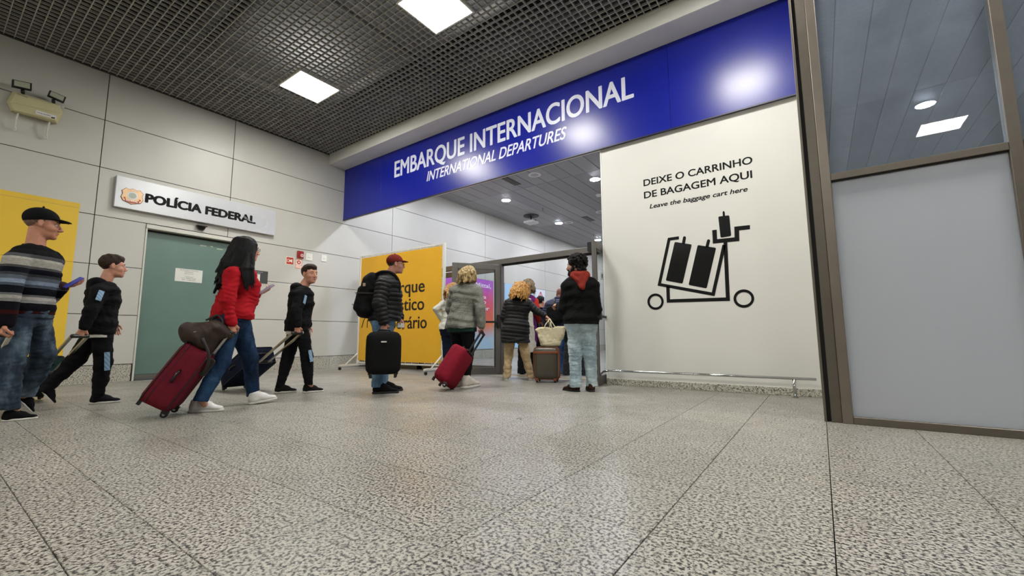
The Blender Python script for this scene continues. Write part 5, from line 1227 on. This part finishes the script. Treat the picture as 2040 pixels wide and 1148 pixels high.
# ---- 12 person in dark checked trousers ------------------------------------
t = NT('dark_check'); v = t.coord(); ck = t.n('ShaderNodeTexChecker'); ck.inputs['Scale'].default_value = 28; ck.inputs[1].default_value = hexc('15151a'); ck.inputs[2].default_value = hexc('26262c'); t.l(v, ck.inputs[0]); t.l(ck.outputs[0], t.b.inputs['Base Color']); t.b.inputs['Roughness'].default_value = .9
M12 = Person('person in dark coat and checked trousers almost hidden behind the bearded man', (1146, 748), 1.55, S_SK3, near=False)
J = M12.J
M12.head(J(1150, 585), 85, -20, k=.95, eyes=False)
M12.pose(J(1146, 660), J(1149, 603), (J(1170, 612), J(1131, 612)), (J(1172, 636), J(1130, 636)), (J(1168, 655, .1), J(1133, 652, .15)), (((0, 0, -1), (-1, 0, 0), 1, False), ((0, 0, -1), (1, 0, 0), -1, False)),
         (J(1156, 662), J(1137, 662)), (J(1160, 706), J(1131, 706)), (J(1163, 740), J(1129, 740)), (ft(M12, 1163, -.04), ft(M12, 1129, -.04)), (ft(M12, 1165, .22), ft(M12, 1126, .2)), 84, 1.0)
M12.build_body(fine_hands=False); M12.top('coat', M_blk, .035, -.2, (.075, .066, .05), .02); M12.trousers(t.m, (.1, .08, .075, .075)); M12.shoes(M_blk, M_soleB); M12.hair('short', hairm('hair_black', '070708', '17161a'))
# ---- 13 bearded man ----------------------------------------------------------
N13 = Person('bearded man with curly black hair, red hood and pale jeans standing by the doorway', (1152, 780), 1.73, S_SK4)
J = N13.J
N13.head(J(1146, 529), 168, -6, k=.98)
N13.pose(J(1157, 643), J(1156, 553), (J(1181, 571, 0), J(1133, 570, 0)), (J(1187, 616, .0), J(1124, 616, .02)), (J(1174, 634, .2), J(1115, 609, .18)),
         (((-.3, .8, -.2), (-.3, 0, -1), 1, False), ((-.55, .35, .1), (.3, .2, -.9), -1, True)),
         (J(1171, 648, 0), J(1145, 648, 0)), (J(1175, 703, .02), J(1146, 703, -.0)), (J(1179, 758, .02), J(1147, 759, -.02)), (ft(N13, 1180, -.06), ft(N13, 1154, -.06)), (ft(N13, 1172, .2), ft(N13, 1123, .12)), 88, 1.14)
N13.build_body((REL, (40, 60, 30)))
N13.top('sweatshirt', cloth('knit_black', '0c0c0d', .15), .036, -.02, (.084, .074, .056), .01, None, .006, 28, seed=31)
hm = cloth('hood_red', '7c2a20', .12); N13.hood(hm, 1.0, .06, up=.01)
Fh = fld([N13.neck], .3, .006); nb = N13.neck-N13.ff*.10
for sg, tx in ((1, 1), (-1, 1)): Fh.cone(nb+N13.side*sg*.085+V3(0, 0, .005), nb-N13.ff*.055+V3(.025, 0, -.15), .034, .022, .03)
Fh.cone(nb+V3(0, 0, .0), nb-N13.ff*.05+V3(.02, 0, -.13), .06, .025, .03); Fh.wrinkle(.006, 50, 9); Fh.mesh('hood_point', hm, N13.e)
N13.trousers(denim('denim_pale', '9fb1b8', 'b9c6c9', '8296a1'), (.105, .082, .074, .072), .03, .006, 34, waist=.08); N13.shoes(cloth('suede_brown', '2e1c13', .15), M_soleB, wid=1.05)
N13.hair('curly', hairm('hair_curlyblack', '030303', '110b0a', 140, (1, 1, 1)), 520, 8, 1.16)
r_ = np.random.default_rng(6); Fh = fld([N13.hc], .2, .0045)
for _ in range(90):
    a = r_.uniform(-1.5, 1.5)+PI; q = N13.hp(-.03+.095*math.cos(a), .098*math.sin(a), r_.uniform(-.10, -.0)); Fh.ell(q, [r_.uniform(.009, .018)]*3, None, .008)
Fh.wrinkle(.003, 190, 3); Fh.mesh('hair_nape', _m['hair_curlyblack'], N13.e)
Pp, k = N13.hp, N13.hk; Fb = fld([N13.hc], .17, .004); fr_ = (N13.hf, N13.hl, N13.hu)
Fb.ell(Pp(.045, 0, -.092), [.062*k, .055*k, .046*k], fr_); Fb.ell(Pp(.078, 0, -.108), [.032*k, .032*k, .03*k], fr_, .02); Fb.cone(Pp(.09, -.026, -.055), Pp(.104, 0, -.049), .007, .009, .01); Fb.cone(Pp(.104, 0, -.049), Pp(.09, .026, -.055), .009, .007, .01)
for sg in (1, -1): Fb.cone(Pp(.01, sg*.072, -.01), Pp(.035, sg*.062, -.07), .014, .024, .015)
Fb.ell(Pp(.108, 0, -.066), [.014, .017, .0075], fr_, .004, 'sub'); Fb.wrinkle(.003, 160, 4); Fb.mesh('beard', _m['hair_curlyblack'], N13.e)
for (a, b, c, d) in [(1133, 664, 1140, 682), (1163, 664, 1170, 682)]:
    pts = [J(a+2, 657, -.165), J(a+3, 677, -.17), J(a+11, 684, -.165), J(a+(21 if a < 1150 else 17), 677, -.15), J(a+(22 if a < 1150 else 18), 657, -.145)]
    tag(mk('pocket_seam', *tubevf(pts, .002, 4), mat('seam', '7d8c90', .9), N13.e, True, False))
# ================================================================== LUGGAGE
def frame(P, o, z, xref=None):
    """world matrix of an upright/leaning case: Z along its length, X horizontal, Y its thickness (towards the front pocket)"""
    z = nrm(z); x = nrm(np.cross(V3(0, 0, 1), z)) if xref is None else nrm(np.asarray(xref)-z*(np.asarray(xref)@z)); y = np.cross(z, x)
    R = np.column_stack([P.R, P.D, [0, 0, 1]])@np.column_stack([x, y, z]); m = Matrix(R.tolist()).to_4x4(); m.translation = Vector(P.w(o)); return m, x, y, z
def rbox(lo, hi, r, n=4, pw=3.2, bulge=0):
    """rounded, slightly bulging box as a grid-projected superellipsoid"""
    c = (V3(*lo)+V3(*hi))/2; h = (V3(*hi)-V3(*lo))/2; bm = bmesh.new(); bmesh.ops.create_cube(bm, size=2); bmesh.ops.subdivide_edges(bm, edges=bm.edges, cuts=9, use_grid_fill=True)
    for v in bm.verts:
        p = np.array(v.co); q = p*h; inner = h-r; cl = np.clip(q, -inner, inner); d = q-cl; L = np.linalg.norm(d)
        if L > 1e-9: d = d/L*r
        q = cl+d; e = (1-(abs(p)**2)); q = q+np.sign(p)*np.array([e[1]*e[2], e[0]*e[2], e[0]*e[1]])*bulge*(np.abs(p) > .99); v.co = q+c
    vs = [v.co[:] for v in bm.verts]; fs = [tuple(v.index for v in f.verts) for f in bm.faces]; bm.free(); return vs, fs
def suitcase(P, label, o, z, L, W, T, body, trim, pole_to=None, polem=None, wheels=2, side_handle=True, xref=None, lift=.05, name='suitcase', group=None, badge=True, pole_off=0., plate=None, hard=False, pockets=True, rr=.035):
    m, x, y, zz = frame(P, o, z, xref); e = thing(name, label, 'suitcase', (0, 0, 0), m, group)
    def L_(n, v, f, mt, p=e, sm=False): return mk(n, v, f, mt, p, sm, False)
    y0 = .0 if wheels == 2 else -T/2; y1 = y0+T
    v, f = rbox((-W/2, y0, lift), (W/2, y1, lift+L), rr if not hard else .045, bulge=.006); L_('shell', v, f, body, sm=True)
    if not hard and pockets:
        v, f = rbox((-W/2+.03, y1-.01, lift+.05), (W/2-.03, y1+.03, lift+L*.52), .02, bulge=.004); L_('front_pocket', v, f, body, sm=True)
        v, f = rbox((-W/2+.035, y1-.01, lift+L*.55), (W/2-.035, y1+.02, lift+L-.06), .018, bulge=.004); L_('upper_pocket', v, f, body, sm=True)
    def loop(yy, r=.005, mt=trim, nm='piping', gx=.0, gz=.0):
        c = rr+.012; a, b = W/2+.002+gx, (lift+L/2); hz = L/2+.002+gz; pts = []
        for cx, cz, a0 in ((1, 1, 0), (-1, 1, 90), (-1, -1, 180), (1, -1, 270)):
            for k in range(6): th = math.radians(a0+k*18); pts.append((cx*(a-c)+c*math.cos(th), yy, b+cz*(hz-c)+c*math.sin(th)))
        pts.append(pts[0]); pts.append(pts[1]); L_(nm, *tubevf(pts, r, 6, False), mt, e, True)
    if rr < .05: loop(y0+.02, gx=-(rr-.035)*.25, gz=-(rr-.035)*.25); loop(y1-.02, gx=-(rr-.035)*.25, gz=-(rr-.035)*.25)
    if not hard: loop(y1-.06, .003, nm='zip', gx=-(rr-.035)*.1, gz=-(rr-.035)*.1)
    if side_handle:
        for sx in (-1, 1):
            v, f = tubevf([(sx*(W/2), (y0+y1)/2, lift+L*.42), (sx*(W/2+.022), (y0+y1)/2, lift+L*.45), (sx*(W/2+.028), (y0+y1)/2, lift+L*.52), (sx*(W/2+.022), (y0+y1)/2, lift+L*.59), (sx*(W/2), (y0+y1)/2, lift+L*.62)], .011, 8); L_('side_handle', v, f, trim, e, True)
            v, f = rbox((sx*W/2-.004, (y0+y1)/2-.032, lift+L*.38), (sx*W/2+.013, (y0+y1)/2+.032, lift+L*.66), .008); L_('handle_plate', v, f, trim, e, True)
    v, f = tubevf([(-.07, (y0+y1)/2, lift+L-.005), (-.06, (y0+y1)/2, lift+L+.025), (.06, (y0+y1)/2, lift+L+.025), (.07, (y0+y1)/2, lift+L-.005)], .011, 8); L_('top_handle', v, f, trim, e, True)
    if pole_to:
        for sx in (-1, 1): L_('pole', bv((sx*.06-.013, y0+.010, lift+L-.03), (sx*.06+.013, y0+.028, pole_to)), BF, polem)
        v, f = rbox((-.072, y0+.0, pole_to-.012), (.072, y0+.036, pole_to+.022), .012); L_('grip', v, f, trim, e, True)
        v, f = rbox((-.11, y0+.002, lift+L-.01), (.11, y0+.04, lift+L+.012), .006); L_('pole_socket', v, f, trim, e, True)
    ws = [(-W/2+.045, y0+.02), (W/2-.045, y0+.02)]+([] if wheels == 2 else [(-W/2+.045, y1-.03), (W/2-.045, y1-.03)])
    for wx, wy in ws:
        r = .028 if wheels == 2 else .024
        wh = L_('wheel', *tubevf([(wx-.012, wy, r), (wx-.008, wy, r), (wx+.008, wy, r), (wx+.012, wy, r)], [r*.8, r, r, r*.8], 16), M_black, e, True)
        L_('wheel_housing', *rbox((wx-.022, wy-.024, r+.004), (wx+.022, wy+.03, lift+.015), .006), trim, e, True)
        L_('hub', *tubevf([(wx-.0135, wy, r), (wx+.0135, wy, r)], r*.4, 10), M_steel, e)
    if wheels == 2:
        for sx in (-1, 1): L_('foot', bv((sx*(W/2-.06)-.014, y1-.035, .01), (sx*(W/2-.06)+.014, y1-.01, lift+.01)), BF, trim)
    if badge: L_('badge', *rbox((-.03, y1+.018 if not hard else y1, lift+L-.12), (.03, y1+.026 if not hard else y1+.004, lift+L-.105), .002), plate or M_steel, e)
    return e, m
def lean(P, base, hand, W, near=True):
    """origin (centre between the wheels) and direction towards the hand"""
    z = nrm(hand-base); x = nrm(np.cross(V3(0, 0, 1), z)); o = base+x*W/2*(1 if near else 0); z = nrm(hand-o-np.cross(z, x)*.02); return o, z
M_mar = cloth('maroon_nylon', '661a28', .12, 500); M_trimb = mat('trim_black', '0f0f10', .4)
M_alu = mat('pole_alu', 'b0aea8', .35, .8, .03)
hC = C.wr[0]+V3(.005, 0, -.085); b = fl(C, 349, 834); o, z = lean(C, b, hC, .38)
suitcase(C, 'maroon fabric suitcase with a brown bag on it, pulled by the woman in red', o, z, .55, .38, .25, M_mar, M_trimb, np.linalg.norm(hC-o)-.01, M_alu, pockets=False)
# brown bag riding on it
yv = np.cross(z, nrm(np.cross(V3(0, 0, 1), z))); top = o+z*(.05+.555)+yv*.15-z*.03
F = fld([top, top+z*.3, top+yv*.1, top-yv*.15], .32, .007); xd = nrm(np.cross(V3(0, 0, 1), z))
F.seg(top+z*.10+yv*.03, top+z*.22-yv*.02, xd, (.20, .17), (.16, .09), .08, .03); F.ell(top+z*.09+yv*.10, [.10, .17, .085], (yv, xd, z), .04); F.ell(top+z*.22-yv*.07, [.09, .12, .06], (yv, xd, z), .04); F.ell(top+z*.11+yv*.17, [.06, .13, .05], (yv, xd, z), .04)
F.wrinkle(.008, 22, 5); F.wrinkle(.003, 60, 6); Rm = Matrix(np.column_stack([C.R, C.D, [0, 0, 1]]).tolist()).to_4x4()
m0 = Rm.copy(); m0.translation = Vector(C.O); bag = thing('duffel_bag', 'slouchy dark brown leather bag resting on the maroon suitcase', 'bag', (0, 0, 0), m0)
M_brown = mat('brown_leather', '31241c', .62, 0, .35, 14, .4, 50, .3); M_brown2 = mat('brown_leather_dark', '1c1411', .6)
F.mesh('body', M_brown, bag)
for off in (-.07, .07):
    q = [top+z*.24+xd*off-yv*.06, top+z*.31+xd*off*.8-yv*.02, top+z*.33+xd*off*.5+yv*.05, top+z*.25+xd*off+yv*.09]; mk('carry_handle', *tubevf(sm(q), .009, 6), M_brown2, bag, True, False)
q = [top+z*.12+xd*-.19, top+z*.02-yv*.13+xd*-.2, top-z*.10-yv*.17+xd*-.17, top-z*.16-yv*.12+xd*-.12, top-z*.02-yv*.12+xd*-.05]; mk('shoulder_strap', *tubevf(sm(q), .013, 6), M_brown2, bag, True, False)
F = fld([top-yv*.16-z*.1], .14, .006); F.seg(top-yv*.16-z*.02-xd*.12, top-yv*.17-z*.14-xd*.12, xd, (.05, .03), (.045, .025), .02); F.wrinkle(.004, 60, 2); F.mesh('hanging_flap', M_brown2, bag)
mk('zip_pull', *tubevf([top+z*.16-xd*.165+yv*.05, top+z*.13-xd*.2+yv*.08], .004, 5), M_steel, bag, True, False)
# navy case of the second boy
hD = D.wr[0]+V3(.005, 0, -.08); b = fl(D, 466, 776); o, z = lean(D, b, hD, .36, False)
M_navy = cloth('navy_nylon', '141c33', .15, 500)
suitcase(D, 'navy blue suitcase with black strap, pulled by the boy looking back', o, z, .68, .36, .25, M_navy, M_trimb, np.linalg.norm(hD-o)-.01, M_alu, pockets=False)
# dark green case of the first boy (mostly hidden by the man's legs)
hB = B.wr[0]+V3(-.02, 0, -.075); b = fl(B, 42, 800); o, z = lean(B, b, hB, .36, False)
suitcase(B, 'dark green suitcase pulled by the first boy, glimpsed between the jeans legs', o, z, .52, .36, .24, cloth('green_nylon', '1b3230', .15, 500), M_trimb, np.linalg.norm(hB-o)-.01, M_alu)
# case of the man at the edge
hA = A.wr[0]+V3(-.02, -.0, -.085); b = fl(A, -95, 838); o, z = lean(A, b, hA, .36, False)
suitcase(A, 'pale handled suitcase trailed by the man in striped sweater, outside the frame', o, z, .52, .36, .24, cloth('grey_nylon', '3c3d40', .15, 500), M_trimb, np.linalg.norm(hA-o)-.01, mat('pole_pale', 'c4c0b4', .4, .3))
# maroon case of the blonde
hF = F6.wr[0]+V3(.02, 0, -.085); b = fl(F6, 893, 779); o, z = lean(F6, b, hF, .36, False)
M_wine = cloth('wine_nylon', '7a1728', .12, 500)
suitcase(F6, 'wine red upright suitcase behind the woman in grey jacket', o, z, .50, .36, .23, M_wine, mat('trim_wine', '2a0c12', .5), np.linalg.norm(hF-o)-.01, mat('pole_dark', '2b2c30', .4, .6), pockets=False, rr=.055, side_handle=False, xref=nrm(np.cross(V3(0, 0, 1), z))+V3(.75, -.25, 0))
# black case carried by the man in the red cap
Jc = E_.J; p0 = Jc(763, 745, -.30); p1 = Jc(764, 661, -.30); Hc = p1[2]-p0[2]
suitcase(E_, 'black soft suitcase carried upright in the hand of the red-capped man', V3(p0[0], p0[1]+.06, p0[2]-.045), (0, 0, 1), Hc-.01, .385, .24, cloth('black_nylon', '141415', .15, 500), M_trimb, None, None, side_handle=False, pockets=False, rr=.075, xref=(-1, .0, 0), plate=mat('badge_white', 'dcdcd8', .35))
# brown hard case with tan straps and the tote on it
o = fl(H8, 1091, 763)+V3(0, .1, 0)
M_taupe = mat('taupe_shell', '4d463c', .32, .1, .06, 20); M_tan = mat('tan_leather', '7a3e1c', .5, 0, .1, 30)
hw, hl = .36, .465
c_, m_ = suitcase(H8, 'taupe hard shell cabin case with tan leather bands under the tote bag', o, (0, 0, 1), hl, hw, .24, M_taupe, M_tan, None, None, wheels=4, side_handle=False, xref=(-.97, .25, 0), hard=True, badge=False)
v, f = rbox((-hw/2-.004, .095, .05+hl*.80), (hw/2+.004, .128, .05+hl*.88), .006); mk('front_band', v, f, M_tan, c_, True, False)
for k in range(7): mk('shell_rib', bv((-.15+.05*k-.003, .119, .10), (-.15+.05*k+.003, .1235, .05+hl*.76)), BF, M_taupe, c_, world=False)
for yy in (-.02, .02): 
    c = .05; pts = []
    for cx, cz, a0 in ((1, 1, 0), (-1, 1, 90), (-1, -1, 180), (1, -1, 270)):
        for k in range(6): th = math.radians(a0+k*18); pts.append((cx*(hw/2+.003-c)+c*math.cos(th), yy, .05+hl/2+cz*(hl/2+.003-c)+c*math.sin(th)))
    pts += pts[:2]; mk('zip_band', *tubevf(pts, .007, 6, False), M_tan, c_, True, False)
# tote
J = H8.J; base = J(1095, 691, .1); m0 = Matrix(np.column_stack([H8.R, H8.D, [0, 0, 1]]).tolist()).to_4x4(); m0.translation = Vector(H8.w(V3(base[0], o[1], .05+hl+.005)))
tote = thing('tote_bag', 'cream slouchy tote bag standing on the taupe case, handles held', 'bag', (0, 0, 0), m0)
px_ = (J(1119, 660, .1)-J(1118, 660, .1))[0]
F = Field((-.28, -.14, -.02), (.28, .14, .36), .007); tz = 32*px_
F.seg((0, 0, .05), (-.005, 0, tz), (1, 0, 0), (18.5*px_, .085), (27*px_, .055), .05, .0, pw=3.2)
F.ell((0, 0, tz+.05), [.13, .03, .05], None, .02, 'sub'); F.plane((0, 0, 0), (0, 0, -1)); F.wrinkle(.006, 26, 12, (1, 1, .8)); F.wrinkle(.0035, 75, 3); M_toteC = cloth('tote_canvas', 'c6bc9e', .08, 260)
F.mesh('body', M_toteC, tote)
hh = H8.wr[0]+nrm(V3(.8, -.1, -.55))*.085-V3(base[0], o[1], .05+hl+.005)
for sy, a0, a1 in ((-.045, -.11, .0), (.045, -.02, .07)):
    q = [V3(a0, sy, tz-.03), V3(a0*.8+hh[0]*.2, sy, tz+.07), V3(hh[0]-.012, hh[1]*.5+sy*.5, hh[2]-.03), V3(hh[0], hh[1], hh[2]), V3(hh[0]+.018, hh[1]*.5+sy*.5, hh[2]-.03), V3(a1*.8+hh[0]*.2, sy, tz+.06), V3(a1+.04, sy, tz-.03)]
    mk('strap', *tubevf(sm(q), .008, 8), M_toteC, tote, True, False)
# backpack of the red-capped man
J = E_.J; c = J(727, 588, .0); m0 = Matrix(np.column_stack([E_.R, E_.D, [0, 0, 1]]).tolist()).to_4x4(); m0.translation = Vector(E_.w(c)); bp = thing('backpack', 'bulging black backpack on the back of the red-capped man', 'backpack', (0, 0, 0), m0)
F = Field((-.26, -.28, -.36), (.32, .28, .40), .0075); s_ = 1/157.
F.seg((.03, 0, -.20), (.055, 0, .16), (0, 1, 0), (.165, .125), (.13, .095), .09, .0, pw=2.5); F.seg((-.04, 0, -.16), (-.005, 0, .04), (0, 1, 0), (.13, .095), (.11, .085), .06, .03, pw=2.5); F.ell((.08, 0, .22), [.07, .12, .07], None, .03)
F.wrinkle(.005, 30, 3); M_bp = cloth('backpack_black', '111112', .2, 400); F.mesh('body', M_bp, bp)
for z_ in (-.13, .02): mk('pocket_zip', *tubevf([(-.13+.02*(z_ > 0), -.11, z_), (-.145+.03*(z_ > 0), 0, z_+.015), (-.13+.02*(z_ > 0), .11, z_)], .005, 5), M_steel if z_ > 0 else M_trimb, bp, True, False)
for sy in (-1, 1):
    q = [(.10, sy*.07, .24), (.20, sy*.10, .285), (.32, sy*.12, .265), (.395, sy*.125, .17), (.40, sy*.13, .04), (.33, sy*.16, -.10), (.16, sy*.17, -.20)]
    q2 = tubevf(sm(q), .02, 8); mk('shoulder_strap', [(x, y, z_) for x, y, z_ in q2[0]], q2[1], M_bp, bp, True, False)
for dx in (.03, .075): mk('dangling_strap', *tubevf([(dx, -.12, -.26), (dx-.03, -.13, -.33), (dx-.06+dx*.4, -.13, -.41)], .005, 5), M_trimb, bp, True, False)
mk('side_compression_strap', bv((-.09, -.158, .0), (.14, -.15, .02)), BF, M_trimb, bp, world=False); mk('charm', *rbox((-.02, -.17, .09), (.01, -.155, .13), .004), mat('charm_pale', 'a48f80', .5), bp, world=False)
# black shoulder bag of the bald man
J = L11.J; m0 = Matrix(np.column_stack([L11.R, L11.D, [0, 0, 1]]).tolist()).to_4x4(); c = J(1103, 622, -.2); m0.translation = Vector(L11.w(c)); sb_ = thing('shoulder_bag', 'black backpack slung on the bald man in navy', 'bag', (0, 0, 0), m0)
F = Field((-.3, -.2, -.35), (.3, .2, .3), .009); F.seg((0.02, 0, -.14), (0, 0, .06), (1, 0, 0), (.15, .08), (.13, .07), .06, pw=2.6); F.wrinkle(.006, 30, 5); F.mesh('body', M_bp, sb_)
mk('strap', *tubevf([(.0, .0, .08), (.01, .03, .18), (.03, .12, .24)], .016, 6), M_trimb, sb_, True, False)
